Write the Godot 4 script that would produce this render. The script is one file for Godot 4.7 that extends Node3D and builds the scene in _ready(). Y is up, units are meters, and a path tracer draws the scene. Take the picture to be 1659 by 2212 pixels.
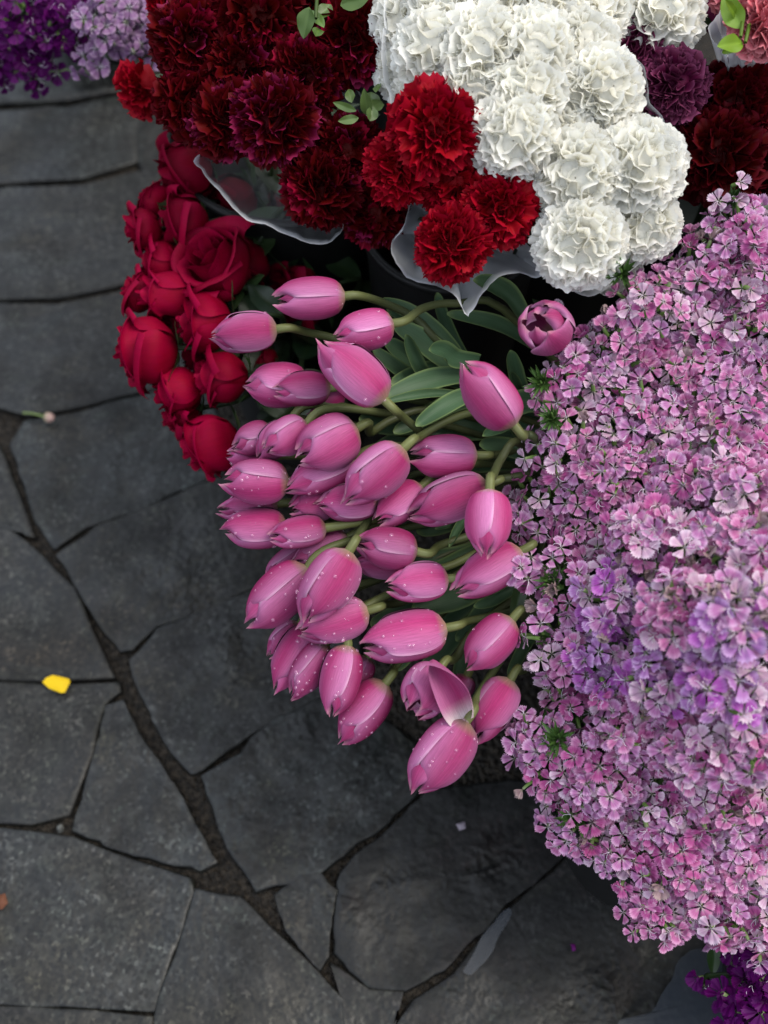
extends Node3D
# Flower stall on wet stone paving, seen from above. Photo pixels (1659 x 2212) and a distance give real points in metres.

const F := 2606.0
const EYE := Vector3(0, 1.45, 0)
var cam_basis := Basis(Vector3.RIGHT, deg_to_rad(-62.0))
var rng := RandomNumberGenerator.new()
var used := {}
var M := {}
var noise := FastNoiseLite.new()

# ---------------------------------------------------------------- helpers
func at(u: float, v: float, z: float) -> Vector3:
	return EYE + cam_basis * Vector3((u - 829.5) / F * z, -(v - 1106.0) / F * z, -z)

func on_ground(u: float, v: float, h := 0.0) -> Vector3:
	var d := cam_basis * Vector3((u - 829.5) / F, -(v - 1106.0) / F, -1.0)
	return EYE + d * ((h - EYE.y) / d.y)

func to_eye(p: Vector3) -> Vector3:
	return (EYE - p).normalized()

func numbered(called: String) -> String:
	var n: int = used.get(called, 0)
	used[called] = n + 1
	return called if n == 0 else "%s_%03d" % [called, n]

func thing(called: String, label: String, category: String, where := Vector3.ZERO, group := "") -> Node3D:
	var o := Node3D.new()
	o.name = numbered(called)
	add_child(o, true)
	o.position = where
	tag(o, label, category, group)
	return o

func tag(o: Node, label: String, category: String, group := "") -> void:
	o.set_meta("label", label)
	o.set_meta("category", category)
	if group:
		o.set_meta("group", group)

func part(called: String, mesh: Mesh, mat: Material, parent: Node = null, xf := Transform3D()) -> MeshInstance3D:
	var o := MeshInstance3D.new()
	o.mesh = mesh
	o.material_override = mat
	o.transform = xf
	if parent == null:
		o.name = numbered(called)
		add_child(o, true)
	else:
		var n := 0
		var counts: Dictionary = parent.get_meta("_n", {})
		n = counts.get(called, 0)
		counts[called] = n + 1
		parent.set_meta("_n", counts)
		o.name = called if n == 0 else "%s_%03d" % [called, n]
		parent.add_child(o, true)
	return o

func rnd(a: float, b: float) -> float:
	return rng.randf_range(a, b)

func lin(r: int, g: int, b: int) -> Color:
	return Color8(r, g, b).srgb_to_linear()

func ramp(x: float, xs: Array, ys: Array) -> float:
	for i in xs.size() - 1:
		if x <= xs[i + 1]:
			var k: float = clampf((x - xs[i]) / (xs[i + 1] - xs[i]), 0.0, 1.0)
			var y0: float = ys[maxi(i - 1, 0)]
			var y3: float = ys[mini(i + 2, ys.size() - 1)]
			return cubic_interpolate(ys[i], ys[i + 1], y0, y3, k) if i > 0 else lerpf(ys[i], ys[i + 1], sqrt(k))
	return ys[-1]

func finish(nu: int, nv: int, pts: PackedVector3Array, uvs: PackedVector2Array, cols: PackedColorArray, wrap := false) -> ArrayMesh:
	var w := nv + 1
	var nrm := PackedVector3Array()
	nrm.resize(pts.size())
	var idx := PackedInt32Array()
	for i in nu + 1:
		for j in w:
			var i0 := maxi(i - 1, 0)
			var i1 := mini(i + 1, nu)
			var j0 := j - 1 if j > 0 else (nv - 1 if wrap else 0)
			var j1 := j + 1 if j < nv else (1 if wrap else nv)
			var n := (pts[i * w + j1] - pts[i * w + j0]).cross(pts[i1 * w + j] - pts[i0 * w + j])
			nrm[i * w + j] = n.normalized() if n.length_squared() > 1e-20 else (nrm[(i - 1) * w + j] if i > 0 else Vector3.UP)
			if i < nu and j < nv:
				var a := i * w + j
				idx.append_array([a, a + w, a + 1, a + 1, a + w, a + w + 1])
	var arr := []
	arr.resize(Mesh.ARRAY_MAX)
	arr[Mesh.ARRAY_VERTEX] = pts
	arr[Mesh.ARRAY_NORMAL] = nrm
	arr[Mesh.ARRAY_TEX_UV] = uvs
	arr[Mesh.ARRAY_COLOR] = cols
	arr[Mesh.ARRAY_INDEX] = idx
	var m := ArrayMesh.new()
	m.add_surface_from_arrays(Mesh.PRIMITIVE_TRIANGLES, arr)
	return m

# a sheet of nu x nv cells; f(s, t) gives [point, colour], s 0..1, t -1..1
func sheet(nu: int, nv: int, f: Callable, uscale := 1.0) -> ArrayMesh:
	var pts := PackedVector3Array()
	var uvs := PackedVector2Array()
	var cols := PackedColorArray()
	for i in nu + 1:
		for j in nv + 1:
			var s := float(i) / nu
			var t := 2.0 * j / nv - 1.0
			var r: Array = f.call(s, t)
			pts.append(r[0])
			cols.append(r[1])
			uvs.append(Vector2((t * 0.5 + 0.5) * uscale, s))
	return finish(nu, nv, pts, uvs, cols)

func smooth_path(pts: Array, n: int) -> PackedVector3Array:
	var out := PackedVector3Array()
	var k := pts.size() - 1
	for i in n + 1:
		var x := float(i) / n * k
		var a := mini(int(x), k - 1)
		var p0: Vector3 = pts[maxi(a - 1, 0)]
		var p1: Vector3 = pts[a]
		var p2: Vector3 = pts[a + 1]
		var p3: Vector3 = pts[mini(a + 2, k)]
		out.append(p1.cubic_interpolate(p2, p0, p3, x - a))
	return out

func tube(path: PackedVector3Array, radius: Callable, sides: int, col: Callable) -> ArrayMesh:
	var pts := PackedVector3Array()
	var uvs := PackedVector2Array()
	var cols := PackedColorArray()
	var n := path.size() - 1
	var side := Vector3.ZERO
	for i in n + 1:
		var tan_ := (path[mini(i + 1, n)] - path[maxi(i - 1, 0)]).normalized()
		if side == Vector3.ZERO:
			side = tan_.cross(Vector3(0.3, 0.9, 0.2)).normalized()
		side = (side - tan_ * side.dot(tan_)).normalized()
		var up := tan_.cross(side)
		var s := float(i) / n
		var r: float = radius.call(s)
		for j in sides + 1:
			var a := TAU * j / sides
			pts.append(path[i] + (side * cos(a) + up * sin(a)) * r)
			uvs.append(Vector2(float(j) / sides, s))
			cols.append(col.call(s))
	return finish(n, sides, pts, uvs, cols, true)

func aim(y: Vector3, roll: float) -> Basis:
	y = y.normalized()
	var x := y.cross(Vector3(0.31, 0.2, 0.93)).normalized()
	if x.length() < 0.5:
		x = y.cross(Vector3.RIGHT).normalized()
	return Basis(x, y, x.cross(y)).rotated(y, roll)

func shade(c: Color, k: float) -> Color:
	return Color(c.r * k, c.g * k, c.b * k)

func mix(a: Color, b: Color, k: float) -> Color:
	return a.lerp(b, clampf(k, 0.0, 1.0))

# ---------------------------------------------------------------- materials
func streaks(w: int, h: int, low: float, seed_: int) -> ImageTexture:
	var n := FastNoiseLite.new()
	n.seed = seed_
	n.frequency = 0.05
	var img := Image.create(w, h, false, Image.FORMAT_RGB8)
	for y in h:
		for x in w:
			var a := n.get_noise_2d(x * 5.0, y * 0.35) * 0.5 + 0.5
			var b := n.get_noise_2d(x * 16.0 + 900.0, y * 0.6) * 0.5 + 0.5
			var k := lerpf(low, 1.0, clampf(a * 0.65 + b * 0.45, 0.0, 1.0))
			img.set_pixel(x, y, Color(k, k, k))
	return ImageTexture.create_from_image(img)

func granite() -> ImageTexture:
	var n := FastNoiseLite.new()
	n.seed = 5
	n.noise_type = FastNoiseLite.TYPE_CELLULAR
	n.fractal_type = FastNoiseLite.FRACTAL_NONE
	n.cellular_return_type = FastNoiseLite.RETURN_CELL_VALUE
	n.frequency = 0.3
	var f := FastNoiseLite.new()
	f.seed = 8
	f.frequency = 0.03
	f.fractal_octaves = 5
	var s := 768
	var img := Image.create(s, s, false, Image.FORMAT_RGB8)
	for y in s:
		for x in s:
			var g := n.get_noise_2d(x, y) * 0.5 + 0.5
			var b := f.get_noise_2d(x, y) * 0.5 + 0.5
			var k := 0.26 + 0.42 * b + 0.5 * (g - 0.5)
			if g > 0.94:
				k += 0.2
			if g < 0.1:
				k -= 0.1
			img.set_pixel(x, y, Color(k * 1.0, k * 1.01, k * 0.99))
	return ImageTexture.create_from_image(img)

func noise_tex(freq: float, seed_: int, lo: float, hi: float, oct := 4) -> NoiseTexture2D:
	var n := FastNoiseLite.new()
	n.seed = seed_
	n.frequency = freq
	n.fractal_octaves = oct
	var t := NoiseTexture2D.new()
	t.width = 512
	t.height = 512
	t.seamless = true
	t.noise = n
	var g := Gradient.new()
	g.set_color(0, Color(lo, lo, lo))
	g.set_color(1, Color(hi, hi, hi))
	t.color_ramp = g
	return t

func mat(called: String, rough: float, spec := 0.4, back := Color.BLACK, tex: Texture2D = null) -> StandardMaterial3D:
	var m := StandardMaterial3D.new()
	m.resource_name = called
	m.vertex_color_use_as_albedo = true
	m.roughness = rough
	m.metallic_specular = spec
	m.cull_mode = BaseMaterial3D.CULL_DISABLED
	if back != Color.BLACK:
		m.backlight_enabled = true
		m.backlight = back
	if tex:
		m.albedo_texture = tex
	M[called] = m
	return m

func make_materials() -> void:
	var st := streaks(256, 128, 0.66, 3)
	var tp := mat("tulip_petal", 0.55, 0.22, Color(0.3, 0.14, 0.22), st)
	tp.heightmap_enabled = true
	tp.heightmap_texture = st
	tp.heightmap_scale = 0.035
	mat("stem", 0.5, 0.35, Color.BLACK, streaks(64, 128, 0.7, 9))
	mat("leaf", 0.5, 0.32, Color(0.1, 0.14, 0.08), streaks(96, 96, 0.72, 6))
	mat("small_leaf", 0.4, 0.4, Color(0.1, 0.14, 0.06))
	mat("rose_petal", 0.6, 0.17, Color(0.14, 0.02, 0.03), streaks(96, 96, 0.85, 12))
	mat("carnation_petal", 0.6, 0.22, Color(0.2, 0.2, 0.2))
	mat("white_petal", 0.7, 0.2, Color(0.95, 0.94, 0.9))
	mat("floret_petal", 0.55, 0.25, Color(0.3, 0.25, 0.3), streaks(128, 64, 0.78, 17))
	mat("floret_core", 0.6, 0.25)
	var b := mat("black_plastic", 0.45, 0.3)
	b.albedo_texture = noise_tex(0.02, 4, 0.8, 1.0)
	var s := mat("sleeve", 0.4, 0.45, Color(0.5, 0.52, 0.55))
	s.transparency = BaseMaterial3D.TRANSPARENCY_ALPHA
	s.albedo_color = Color(1, 1, 1, 0.9)
	var d := StandardMaterial3D.new()
	d.resource_name = "water_drop"
	d.transparency = BaseMaterial3D.TRANSPARENCY_ALPHA
	d.albedo_color = Color(0.9, 0.6, 0.78, 0.13)  # pink tint paints in the sky light refracted by the drops
	d.roughness = 0.03
	d.metallic_specular = 0.8
	M["water_drop"] = d
	var p := StandardMaterial3D.new()
	p.resource_name = "puddle_water"
	p.albedo_color = Color(0.24, 0.26, 0.29, 0.42)
	p.roughness = 0.3
	p.metallic_specular = 0.5
	p.transparency = BaseMaterial3D.TRANSPARENCY_ALPHA
	M["puddle_water"] = p
	var g := mat("stone", 0.62, 0.4, Color.BLACK, granite())
	g.uv1_triplanar = true
	g.uv1_world_triplanar = true
	g.uv1_scale = Vector3.ONE * 1.1
	g.roughness_texture = noise_tex(0.012, 31, 0.3, 1.0)
	g.roughness = 0.8
	g.heightmap_enabled = true
	g.heightmap_texture = noise_tex(0.14, 33, 0.0, 1.0, 3)
	g.heightmap_scale = 0.1
	var e := mat("dirt", 0.7, 0.3, Color.BLACK, noise_tex(0.06, 41, 0.25, 1.0))
	e.uv1_triplanar = true
	e.uv1_world_triplanar = true
	e.uv1_scale = Vector3.ONE * 3.0
	e.heightmap_enabled = true
	e.heightmap_texture = noise_tex(0.06, 43, 0.0, 1.0)
	e.heightmap_scale = 0.8
	mat("paper", 0.6, 0.3)

# ---------------------------------------------------------------- tulips
const PINK := [Color(0.35, 0.03, 0.13), Color(0.5, 0.18, 0.365), Color(0.32, 0.3, 0.15)]

func tulip_petal(L: float, R: float, inner: bool, op: float, az: float, flare: float, tone: float, curl: float) -> ArrayMesh:
	var len_ := L * rnd(0.91, 1.04)
	var width := rnd(0.92, 1.06)
	var twist := rnd(-0.22, 0.22)
	var pale := rnd(0.0, 1.0)
	var dent := rnd(0.01, 0.035)
	var ph := rnd(0, TAU)
	var k := 0.87 if inner else 1.0
	var skew := rnd(0.02, 0.05) * (0.4 if inner else 1.0)
	return sheet(16, 14, func(s: float, t: float) -> Array:
		var rr := ramp(s, [0.0, 0.06, 0.15, 0.35, 0.6, 0.78, 0.91, 1.0], [0.14, 0.56, 0.84, 1.0, 0.99, 0.85 + 0.12 * op, 0.58 + 0.34 * op, 0.17 + 0.62 * op])
		var aw := ramp(s, [0.0, 0.15, 0.4, 0.62, 0.8, 0.92, 1.0], [1.3, 1.28, 1.25, 1.2, 1.1, 0.93, 0.42]) * width
		var a := az + t * aw + twist * s * s
		var r := R * k * rr
		r *= 1.0 + skew * t * smoothstep(0.05, 0.3, s) + 0.012 * pow(absf(t), 4.0)
		r -= R * dent * exp(-pow(t / 0.17, 2.0)) * smoothstep(0.05, 0.35, s) * (1.0 - s * 0.4)
		r += R * 0.018 * sin(t * 5.0 + ph + s * 4.0) * s
		r += R * 0.02 * sin(t * 11.0 + ph * 2.0) * s * s
		r += R * flare * pow(s, 1.8)
		r += R * curl * smoothstep(0.8, 1.0, s) * 0.5
		var y := len_ * (s - (0.02 + 0.24 * pow(s, 4.0)) * t * t * s + 0.03 * exp(-pow(t / 0.16, 2.0)) * smoothstep(0.85, 1.0, s) + 0.008 * sin(t * 9.0 + ph) * s) - len_ * flare * 0.22 * s * s
		var c := mix(PINK[0], PINK[1], pow(absf(t), 1.35) * 0.9 + 0.16 * s + pale * 0.15 - 0.1)
		c = mix(c, PINK[1], 0.3 * smoothstep(0.1, 0.9, t) * (0.5 + pale))
		c = mix(c, PINK[2], (1.0 - smoothstep(0.0, 0.13, s)) * 0.75)
		c = mix(c, Color(0.6, 0.36, 0.4), 0.5 * smoothstep(0.93, 1.0, s))
		c = mix(c, Color(0.64, 0.34, 0.5), 0.85 * smoothstep(0.84, 1.0, absf(t)) * smoothstep(0.15, 0.4, s))
		return [Vector3(cos(a) * r, y, sin(a) * r), shade(c, tone)], 1.0)

func drops_on(points: Array, n: int, size: float) -> ArrayMesh:
	var st := SurfaceTool.new()
	st.begin(Mesh.PRIMITIVE_TRIANGLES)
	for i in n:
		var pick: Array = points[rng.randi() % points.size()]
		var nrm: Vector3 = pick[1]
		var r := size * pow(rng.randf(), 2.8) * 0.0021 + 0.0005
		var b := aim(nrm, 0.0)
		var o: Vector3 = pick[0] + nrm * r * 0.12
		for a in 3:
			for c in 8:
				var q := []
				for k in [[a, c], [a + 1, c], [a + 1, c + 1], [a, c + 1]]:
					var th: float = PI * 0.62 * k[0] / 3.0
					var ph: float = TAU * k[1] / 8.0
					var d: Vector3 = b * Vector3(sin(th) * cos(ph), cos(th) * 0.62, sin(th) * sin(ph))
					q.append(d)
				for k in [0, 1, 2, 0, 2, 3]:
					var e: Vector3 = q[k]
					st.set_normal((e + nrm * e.dot(nrm) * 0.6).normalized())
					st.add_vertex(o + e * r)
	return st.commit()

func tulip(row: Array, bucket: Vector3) -> Node3D:
	var label: String = row[9]
	var z: float = 1.215 - 0.021 * float(row[5])
	var app: float = Vector2(row[2] - row[0], row[3] - row[1]).length() / F * z
	var head := at(row[0], row[1], z)
	var tip := at(row[2], row[3], z - app * float(row[6]))
	var L := (tip - head).length() * 1.07
	var R: float = float(row[4]) * 0.5 / F * z * 0.96
	L = maxf(L, R * 2.1)
	var axis := (tip - head).normalized()
	var to: Vector3 = bucket + Vector3(rnd(-0.05, 0.05), -0.12, rnd(-0.05, 0.05))
	var t := thing("tulip", label, "tulip", to, "pink tulips spilling over the paving")
	var xf := Transform3D(aim(axis, rnd(0, TAU)), head - to)
	var op: float = row[7]
	if op < 0.5:
		op *= 0.95 if op > 0.22 else 0.6
	var tone := rnd(0.86, 1.08)
	var skin := []
	for k in 6:
		var inner := k >= 3
		var az := TAU / 3.0 * (k % 3) + (PI / 3.0 if inner else 0.0) + rnd(-0.12, 0.12)
		var flare := 0.0
		if op > 0.35 and not inner:
			flare = rnd(0.0, 0.35)
		var m := tulip_petal(L, R, inner, op * (0.55 if inner else 1.0), az, flare, tone * rnd(0.8, 1.14), rnd(-0.2, 0.12))
		part("petal", m, M["tulip_petal"], t, xf)
		if not inner:
			var arr := m.surface_get_arrays(0)
			var vs: PackedVector3Array = arr[Mesh.ARRAY_VERTEX]
			var ns: PackedVector3Array = arr[Mesh.ARRAY_NORMAL]
			var eye_local: Vector3 = xf.basis.inverse() * to_eye(head)
			for q in range(0, vs.size(), 3):
				var outward := Vector3(vs[q].x, 0, vs[q].z).normalized()
				var nn := ns[q] if ns[q].dot(outward) > 0.0 else -ns[q]
				if nn.dot(eye_local) > 0.15:
					var sh := Vector3(rnd(-1, 1), rnd(-1, 1), rnd(-1, 1)) * 0.0012
					skin.append([vs[q] + (sh - nn * sh.dot(nn)), nn])
	var n: int = row[8]
	if n > 0 and skin.size() > 4:
		var d := part("water_drops", drops_on(skin, int(n * 1.4), 1.0), M["water_drop"], t, xf)
		d.set_meta("kind", "stuff")
	# stem
	var path := [head + axis * L * 0.03]
	var via: Array = row[10] if row.size() > 10 else []
	if via.is_empty():
		path.append(head - axis * 0.03 + (bucket - head).normalized() * 0.008)
		path.append((head - axis * 0.04).lerp(bucket, 0.5) + Vector3(0, -0.006, 0))
	else:
		path.append(head - axis * 0.012)
		for q in via.size() / 2:
			path.append(at(via[q * 2], via[q * 2 + 1], z + 0.008 + 0.02 * (q + 1)))
	path.append(bucket + (to - bucket) * Vector3(1, 0, 1))
	path.append(to)
	var local := []
	for p in path:
		local.append(p - to)
	var g0 := lin(112, 116, 70)
	var g1 := lin(72, 78, 48)
	var tw := rnd(0.8, 1.1)
	part("stem", tube(smooth_path(local, 26), func(s: float) -> float: return 0.0041 * (1.15 - 0.15 * minf(s * 4.0, 1.0)), 8, func(s: float) -> Color: return shade(mix(g0, g1, s * 2.5), tw)), M["stem"], t)
	return t

# blade leaf along photo points at a depth; belongs to a tulip
func blade(owner_: Node3D, pts: Array, z: float, w: float, fold: float, c: Color, c2: Color, droop := 0.02) -> void:
	var path := []
	var n := pts.size() / 2
	for i in n:
		path.append(at(pts[i * 2], pts[i * 2 + 1], z + droop * i / (n - 1.0) * 2.0))
	var sm := smooth_path(path, 18)
	var half := w * 0.62 / F * z
	var o := owner_.position
	var ph := rnd(0, TAU)
	var m := sheet(18, 8, func(s: float, t: float) -> Array:
		var i := int(round(s * 18.0))
		var tan_: Vector3 = (sm[mini(i + 1, 18)] - sm[maxi(i - 1, 0)]).normalized()
		var nn := (to_eye(sm[i]) + Vector3(0.1, 0.5, -0.1)).normalized()
		var side := tan_.cross(nn).normalized()
		nn = side.cross(tan_).normalized()
		var ww := half * pow(sin(PI * clampf(0.03 + 0.8 * pow(s, 0.75), 0.0, 1.0)), 0.75)
		var wav := 0.12 * sin(s * 7.0 + ph + t) * t
		var p: Vector3 = sm[i] + side * ww * t * (1.0 - fold * 0.25) + nn * ww * (fold * (t * t) + wav)
		var col := mix(c, c2, smoothstep(0.72, 1.0, absf(t)) * 0.8 + (1.0 - smoothstep(0.0, 0.1, s)) * 0.8)
		return [p - o, col], 1.0)
	part("leaf", m, M["leaf"], owner_)

# ---------------------------------------------------------------- carnations
var carn := {}
var core := {}

func carnation_petals(kind: String, base: Color, edge: Color, deep: Color, serr: float, ruffle := 1.0, wide := 0.0) -> void:
	var list := []
	for v in 8:
		var ph := rnd(0, TAU)
		var k1 := rnd(2.6, 4.6)
		var k2 := rnd(6.0, 9.0)
		var w := rnd(0.42, 0.68) + wide
		var amp := rnd(0.11, 0.2) * ruffle
		var bend := rnd(-0.16, 0.12)
		var teeth := rng.randi_range(6, 10)
		list.append(sheet(10, 26, func(s: float, t: float) -> Array:
			var a := t * w * (0.35 + 0.65 * smoothstep(0.1, 0.6, s))
			var saw := absf(fposmod(t * teeth + ph, 1.0) - 0.5) * 2.0
			var r := s * (1.0 - 0.1 * t * t) + smoothstep(0.82, 1.0, s) * (serr * (saw - 0.5) + 0.05 * sin(t * 4.0 + ph))
			var q := s * s
			var zz := amp * q * (sin(t * k1 * 2.2 + ph) + 0.45 * s * sin(t * k2 * 1.7 + ph * 1.7)) + bend * q * s - 0.05 * t * t * q
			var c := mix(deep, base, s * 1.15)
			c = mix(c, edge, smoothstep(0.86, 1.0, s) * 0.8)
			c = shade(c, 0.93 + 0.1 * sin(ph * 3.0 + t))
			return [Vector3(r * sin(a), r * cos(a), zz), c]))
	carn[kind] = list

func carnation(kind: String, label: String, group: String, pos: Vector3, R: float, axis: Vector3, foot: Vector3, mat_: Material, n := 78, spread := 1.0) -> Node3D:
	var t := thing("carnation", label, "carnation", foot, group)
	var list: Array = carn[kind]
	var b := aim(axis, rnd(0, TAU))
	var origin := pos - axis * R * 0.42
	var turn := rnd(0, TAU)
	for i in n:
		var fr := (i + 0.5) / n
		var th := acos(1.0 - fr * (1.0 - cos(1.72 * spread))) + rnd(-0.07, 0.07)
		var az := turn + i * 2.39996 + rnd(-0.3, 0.3)
		var dir := Vector3(sin(th) * cos(az), cos(th), sin(th) * sin(az))
		var inward := (Vector3.UP - dir * dir.y)
		if inward.length() < 0.05:
			inward = Vector3(cos(az), 0, sin(az))
		inward = inward.normalized().rotated(dir, rnd(-0.8, 0.8))
		var size := R * lerpf(1.12, 1.02, fr) * (rnd(0.93, 1.04) if kind == "white" else rnd(0.8, 1.08)) * (1.0 + 0.14 * sin(th))
		var pb := Basis(dir.cross(inward), dir, inward)
		var sc := size * rnd(0.85, 1.1)
		var xf := Transform3D(b * pb * Basis.from_scale(Vector3(sc, size, size * rnd(0.8, 1.3))), origin - foot)
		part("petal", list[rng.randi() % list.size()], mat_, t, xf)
	if not core.has(kind):  # added hidden ball, keeps the gaps between petals from going dark
		core[kind] = sheet(14, 28, func(s: float, t: float) -> Array:
			var th := 0.02 + s * 1.9 * spread
			var q := Vector3(sin(th) * cos(PI * t), cos(th), sin(th) * sin(PI * t))
			var k := 1.0 + 0.1 * noise.get_noise_3d(q.x * 160.0, q.y * 160.0, q.z * 160.0)
			var col: Color = list[0].surface_get_arrays(0)[Mesh.ARRAY_COLOR][180]
			return [q * k, col])
	part("filler_core", core[kind], mat_, t, Transform3D(b * Basis.from_scale(Vector3.ONE * R * (0.9 if kind == "white" else 0.7)), origin - foot))
	var g := lin(60, 78, 44)
	var cal := smooth_path([origin + axis * R * 0.25 - foot, origin - axis * R * 0.3 - foot, origin - axis * R * 0.85 - foot], 8)
	part("calyx", tube(cal, func(s: float) -> float: return R * (0.3 - 0.17 * s * s), 8, func(_s: float) -> Color: return g), M["small_leaf"], t)
	var mid := origin - axis * R * 2.4
	var sp := smooth_path([origin - axis * R * 0.8 - foot, mid - foot, (mid.lerp(foot, 0.5) + Vector3(0, 0.04, 0)) - foot, Vector3.ZERO], 12)
	part("stem", tube(sp, func(_s: float) -> float: return 0.0024, 6, func(_s: float) -> Color: return shade(g, 0.7)), M["stem"], t)
	for k in 2:
		leaf_part(t, sp[4 + k * 3] , Vector3(rnd(-1, 1), rnd(0.2, 0.9), rnd(-1, 1)).normalized(), rnd(0.05, 0.08), 0.006, 0.4, shade(g, 0.55))
	return t

# ---------------------------------------------------------------- small leaves
func leaf_part(owner_: Node3D, where: Vector3, dir: Vector3, L: float, W: float, fold: float, c: Color, nrm := Vector3.UP, called := "leaf") -> MeshInstance3D:
	var side := dir.cross(nrm).normalized()
	var up := side.cross(dir).normalized()
	var ph := rnd(0, TAU)
	var bend := rnd(-0.25, 0.1)
	var vein := shade(c, 1.35)
	var m := sheet(12, 8, func(s: float, t: float) -> Array:
		var w := W * pow(sin(PI * pow(clampf(s, 0.0, 1.0), 0.85)), 0.8) * (1.0 + 0.03 * sin(s * 60.0))
		var p := dir * L * s + side * w * t + up * (w * fold * absf(t) + L * bend * s * s + w * 0.15 * sin(s * 8.0 + ph) * t)
		return [where + p, mix(c, vein, exp(-pow(t / 0.1, 2.0)) * 0.6)], 1.0)
	return part(called, m, M["small_leaf"], owner_)

func sprig(label: String, u: float, v: float, z: float, leaves: Array, c: Color, foot: Vector3) -> void:
	var o := at(u, v, z)
	var t := thing("leafy_sprig", label, "leaf sprig", foot)
	part("stem", tube(smooth_path([o - foot, at(u, v, z + 0.06) - foot, Vector3.ZERO], 8), func(_s: float) -> float: return 0.0018, 6, func(_s: float) -> Color: return shade(c, 0.8)), M["stem"], t)
	for l in leaves:
		var a := at(l[0], l[1], z + rnd(-0.005, 0.012))
		var b := at(l[2], l[3], z + rnd(-0.02, 0.02))
		var d := b - a
		leaf_part(t, a - foot, d.normalized(), d.length(), float(l[4]) * 0.5 / F * z, 0.35, shade(c, rnd(0.75, 1.2)), (to_eye(a) + Vector3(rnd(-0.4, 0.4), 0.2, rnd(-0.3, 0.3))).normalized())

# ---------------------------------------------------------------- roses
func rose(label: String, base: Vector3, tip: Vector3, R: float, tone: float, foot: Vector3) -> void:
	var t := thing("rose", label, "rose", foot, "red roses lying beside the tulips")
	var axis := (tip - base).normalized()
	var L := (tip - base).length()
	var xf := Transform3D(aim(axis, rnd(0, TAU)), base - foot)
	var n := 15
	var c0 := Color(0.19, 0.0006, 0.012)
	var c1 := Color(0.26, 0.0013, 0.03)
	for k in n:
		var q := float(k) / (n - 1)
		var az := k * 2.39996 + rnd(-0.2, 0.2)
		var rr := 0.16 + 0.84 * pow(q, 0.75)
		var hh := L * (1.0 - 0.26 * q * rng.randf()) * rnd(0.96, 1.04)
		var roll := (0.08 + 0.5 * q * q) * rnd(0.6, 1.4)
		var aw := lerpf(1.5, 1.12, q)
		var ph := rnd(0, TAU)
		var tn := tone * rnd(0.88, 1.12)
		var m := sheet(12, 12, func(s: float, tt: float) -> Array:
			var r := R * rr * ramp(s, [0.0, 0.12, 0.35, 0.6, 0.85, 1.0], [0.18, 0.62, 0.98, 1.02, 0.9, 0.82])
			r += R * roll * smoothstep(0.72, 1.0, s)
			r += R * 0.05 * absf(tt) * q
			r += R * 0.035 * sin(tt * 6.0 + ph) * s * s
			var y := hh * (0.04 + 0.96 * s) - hh * 0.16 * tt * tt * s - hh * roll * 0.4 * smoothstep(0.86, 1.0, s)
			var a := az + tt * aw * (0.75 + 0.25 * sin(PI * s))
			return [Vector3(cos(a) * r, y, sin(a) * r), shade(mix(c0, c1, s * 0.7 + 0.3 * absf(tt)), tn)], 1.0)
		part("petal", m, M["rose_petal"], t, xf)
	var g := lin(46, 62, 38)
	for k in 5:
		var a := TAU * k / 5.0 + rnd(-0.2, 0.2)
		var d := (axis * rnd(-0.2, 0.5) + xf.basis * Vector3(cos(a), 0, sin(a))).normalized()
		leaf_part(t, xf.origin + d * R * 0.12, d, R * rnd(1.0, 1.5), R * 0.2, 0.2, g, -axis, "sepal")
	var sp := smooth_path([xf.origin + axis * L * 0.05, xf.origin - axis * 0.05, (base.lerp(foot, 0.5) - axis * 0.03 - foot), Vector3.ZERO], 14)
	part("stem", tube(sp, func(_s: float) -> float: return 0.0032, 6, func(_s: float) -> Color: return shade(g, 0.8)), M["stem"], t)
	for k in 4:
		var d := Vector3(rnd(-1, 1), rnd(-0.3, 0.5), rnd(-1, 1)).normalized()
		leaf_part(t, sp[5 + k * 2], d, rnd(0.045, 0.07), rnd(0.014, 0.02), 0.2, shade(g, rnd(0.4, 0.75)))

# ---------------------------------------------------------------- sweet william
var fpetal := {}
var fcore := []

func floret_kind(kind: String, base: Color, edge: Color, heart: Color) -> void:
	var list := []
	for v in 4:
		var ph := rnd(0, TAU)
		var w := rnd(0.45, 0.58)
		var teeth := rng.randi_range(6, 9)
		var cup := rnd(-0.35, 0.35)
		list.append(sheet(7, 14, func(s: float, t: float) -> Array:
			var a := t * w * (0.3 + 0.7 * smoothstep(0.05, 0.55, s))
			var saw := absf(fposmod(t * teeth * 0.5 + ph, 1.0) - 0.5) * 2.0
			var r := s * (1.0 - 0.1 * t * t) + smoothstep(0.84, 1.0, s) * 0.19 * (saw - 0.6)
			var zz := cup * s * s + 0.035 * sin(t * 6.0 + ph) * s - 0.1 * t * t * s * (1.0 if cup > 0.0 else -0.6)
			var c := mix(heart, base, smoothstep(0.1, 0.62 - 0.2 * absf(t), s))
			c = mix(c, edge, smoothstep(0.7, 1.0, s) * 0.85)
			c = mix(c, edge, 0.35 * absf(sin(t * 7.0)) * s)
			return [Vector3(r * sin(a), r * cos(a), zz), c], 1.0))
	fpetal[kind] = list

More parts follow.
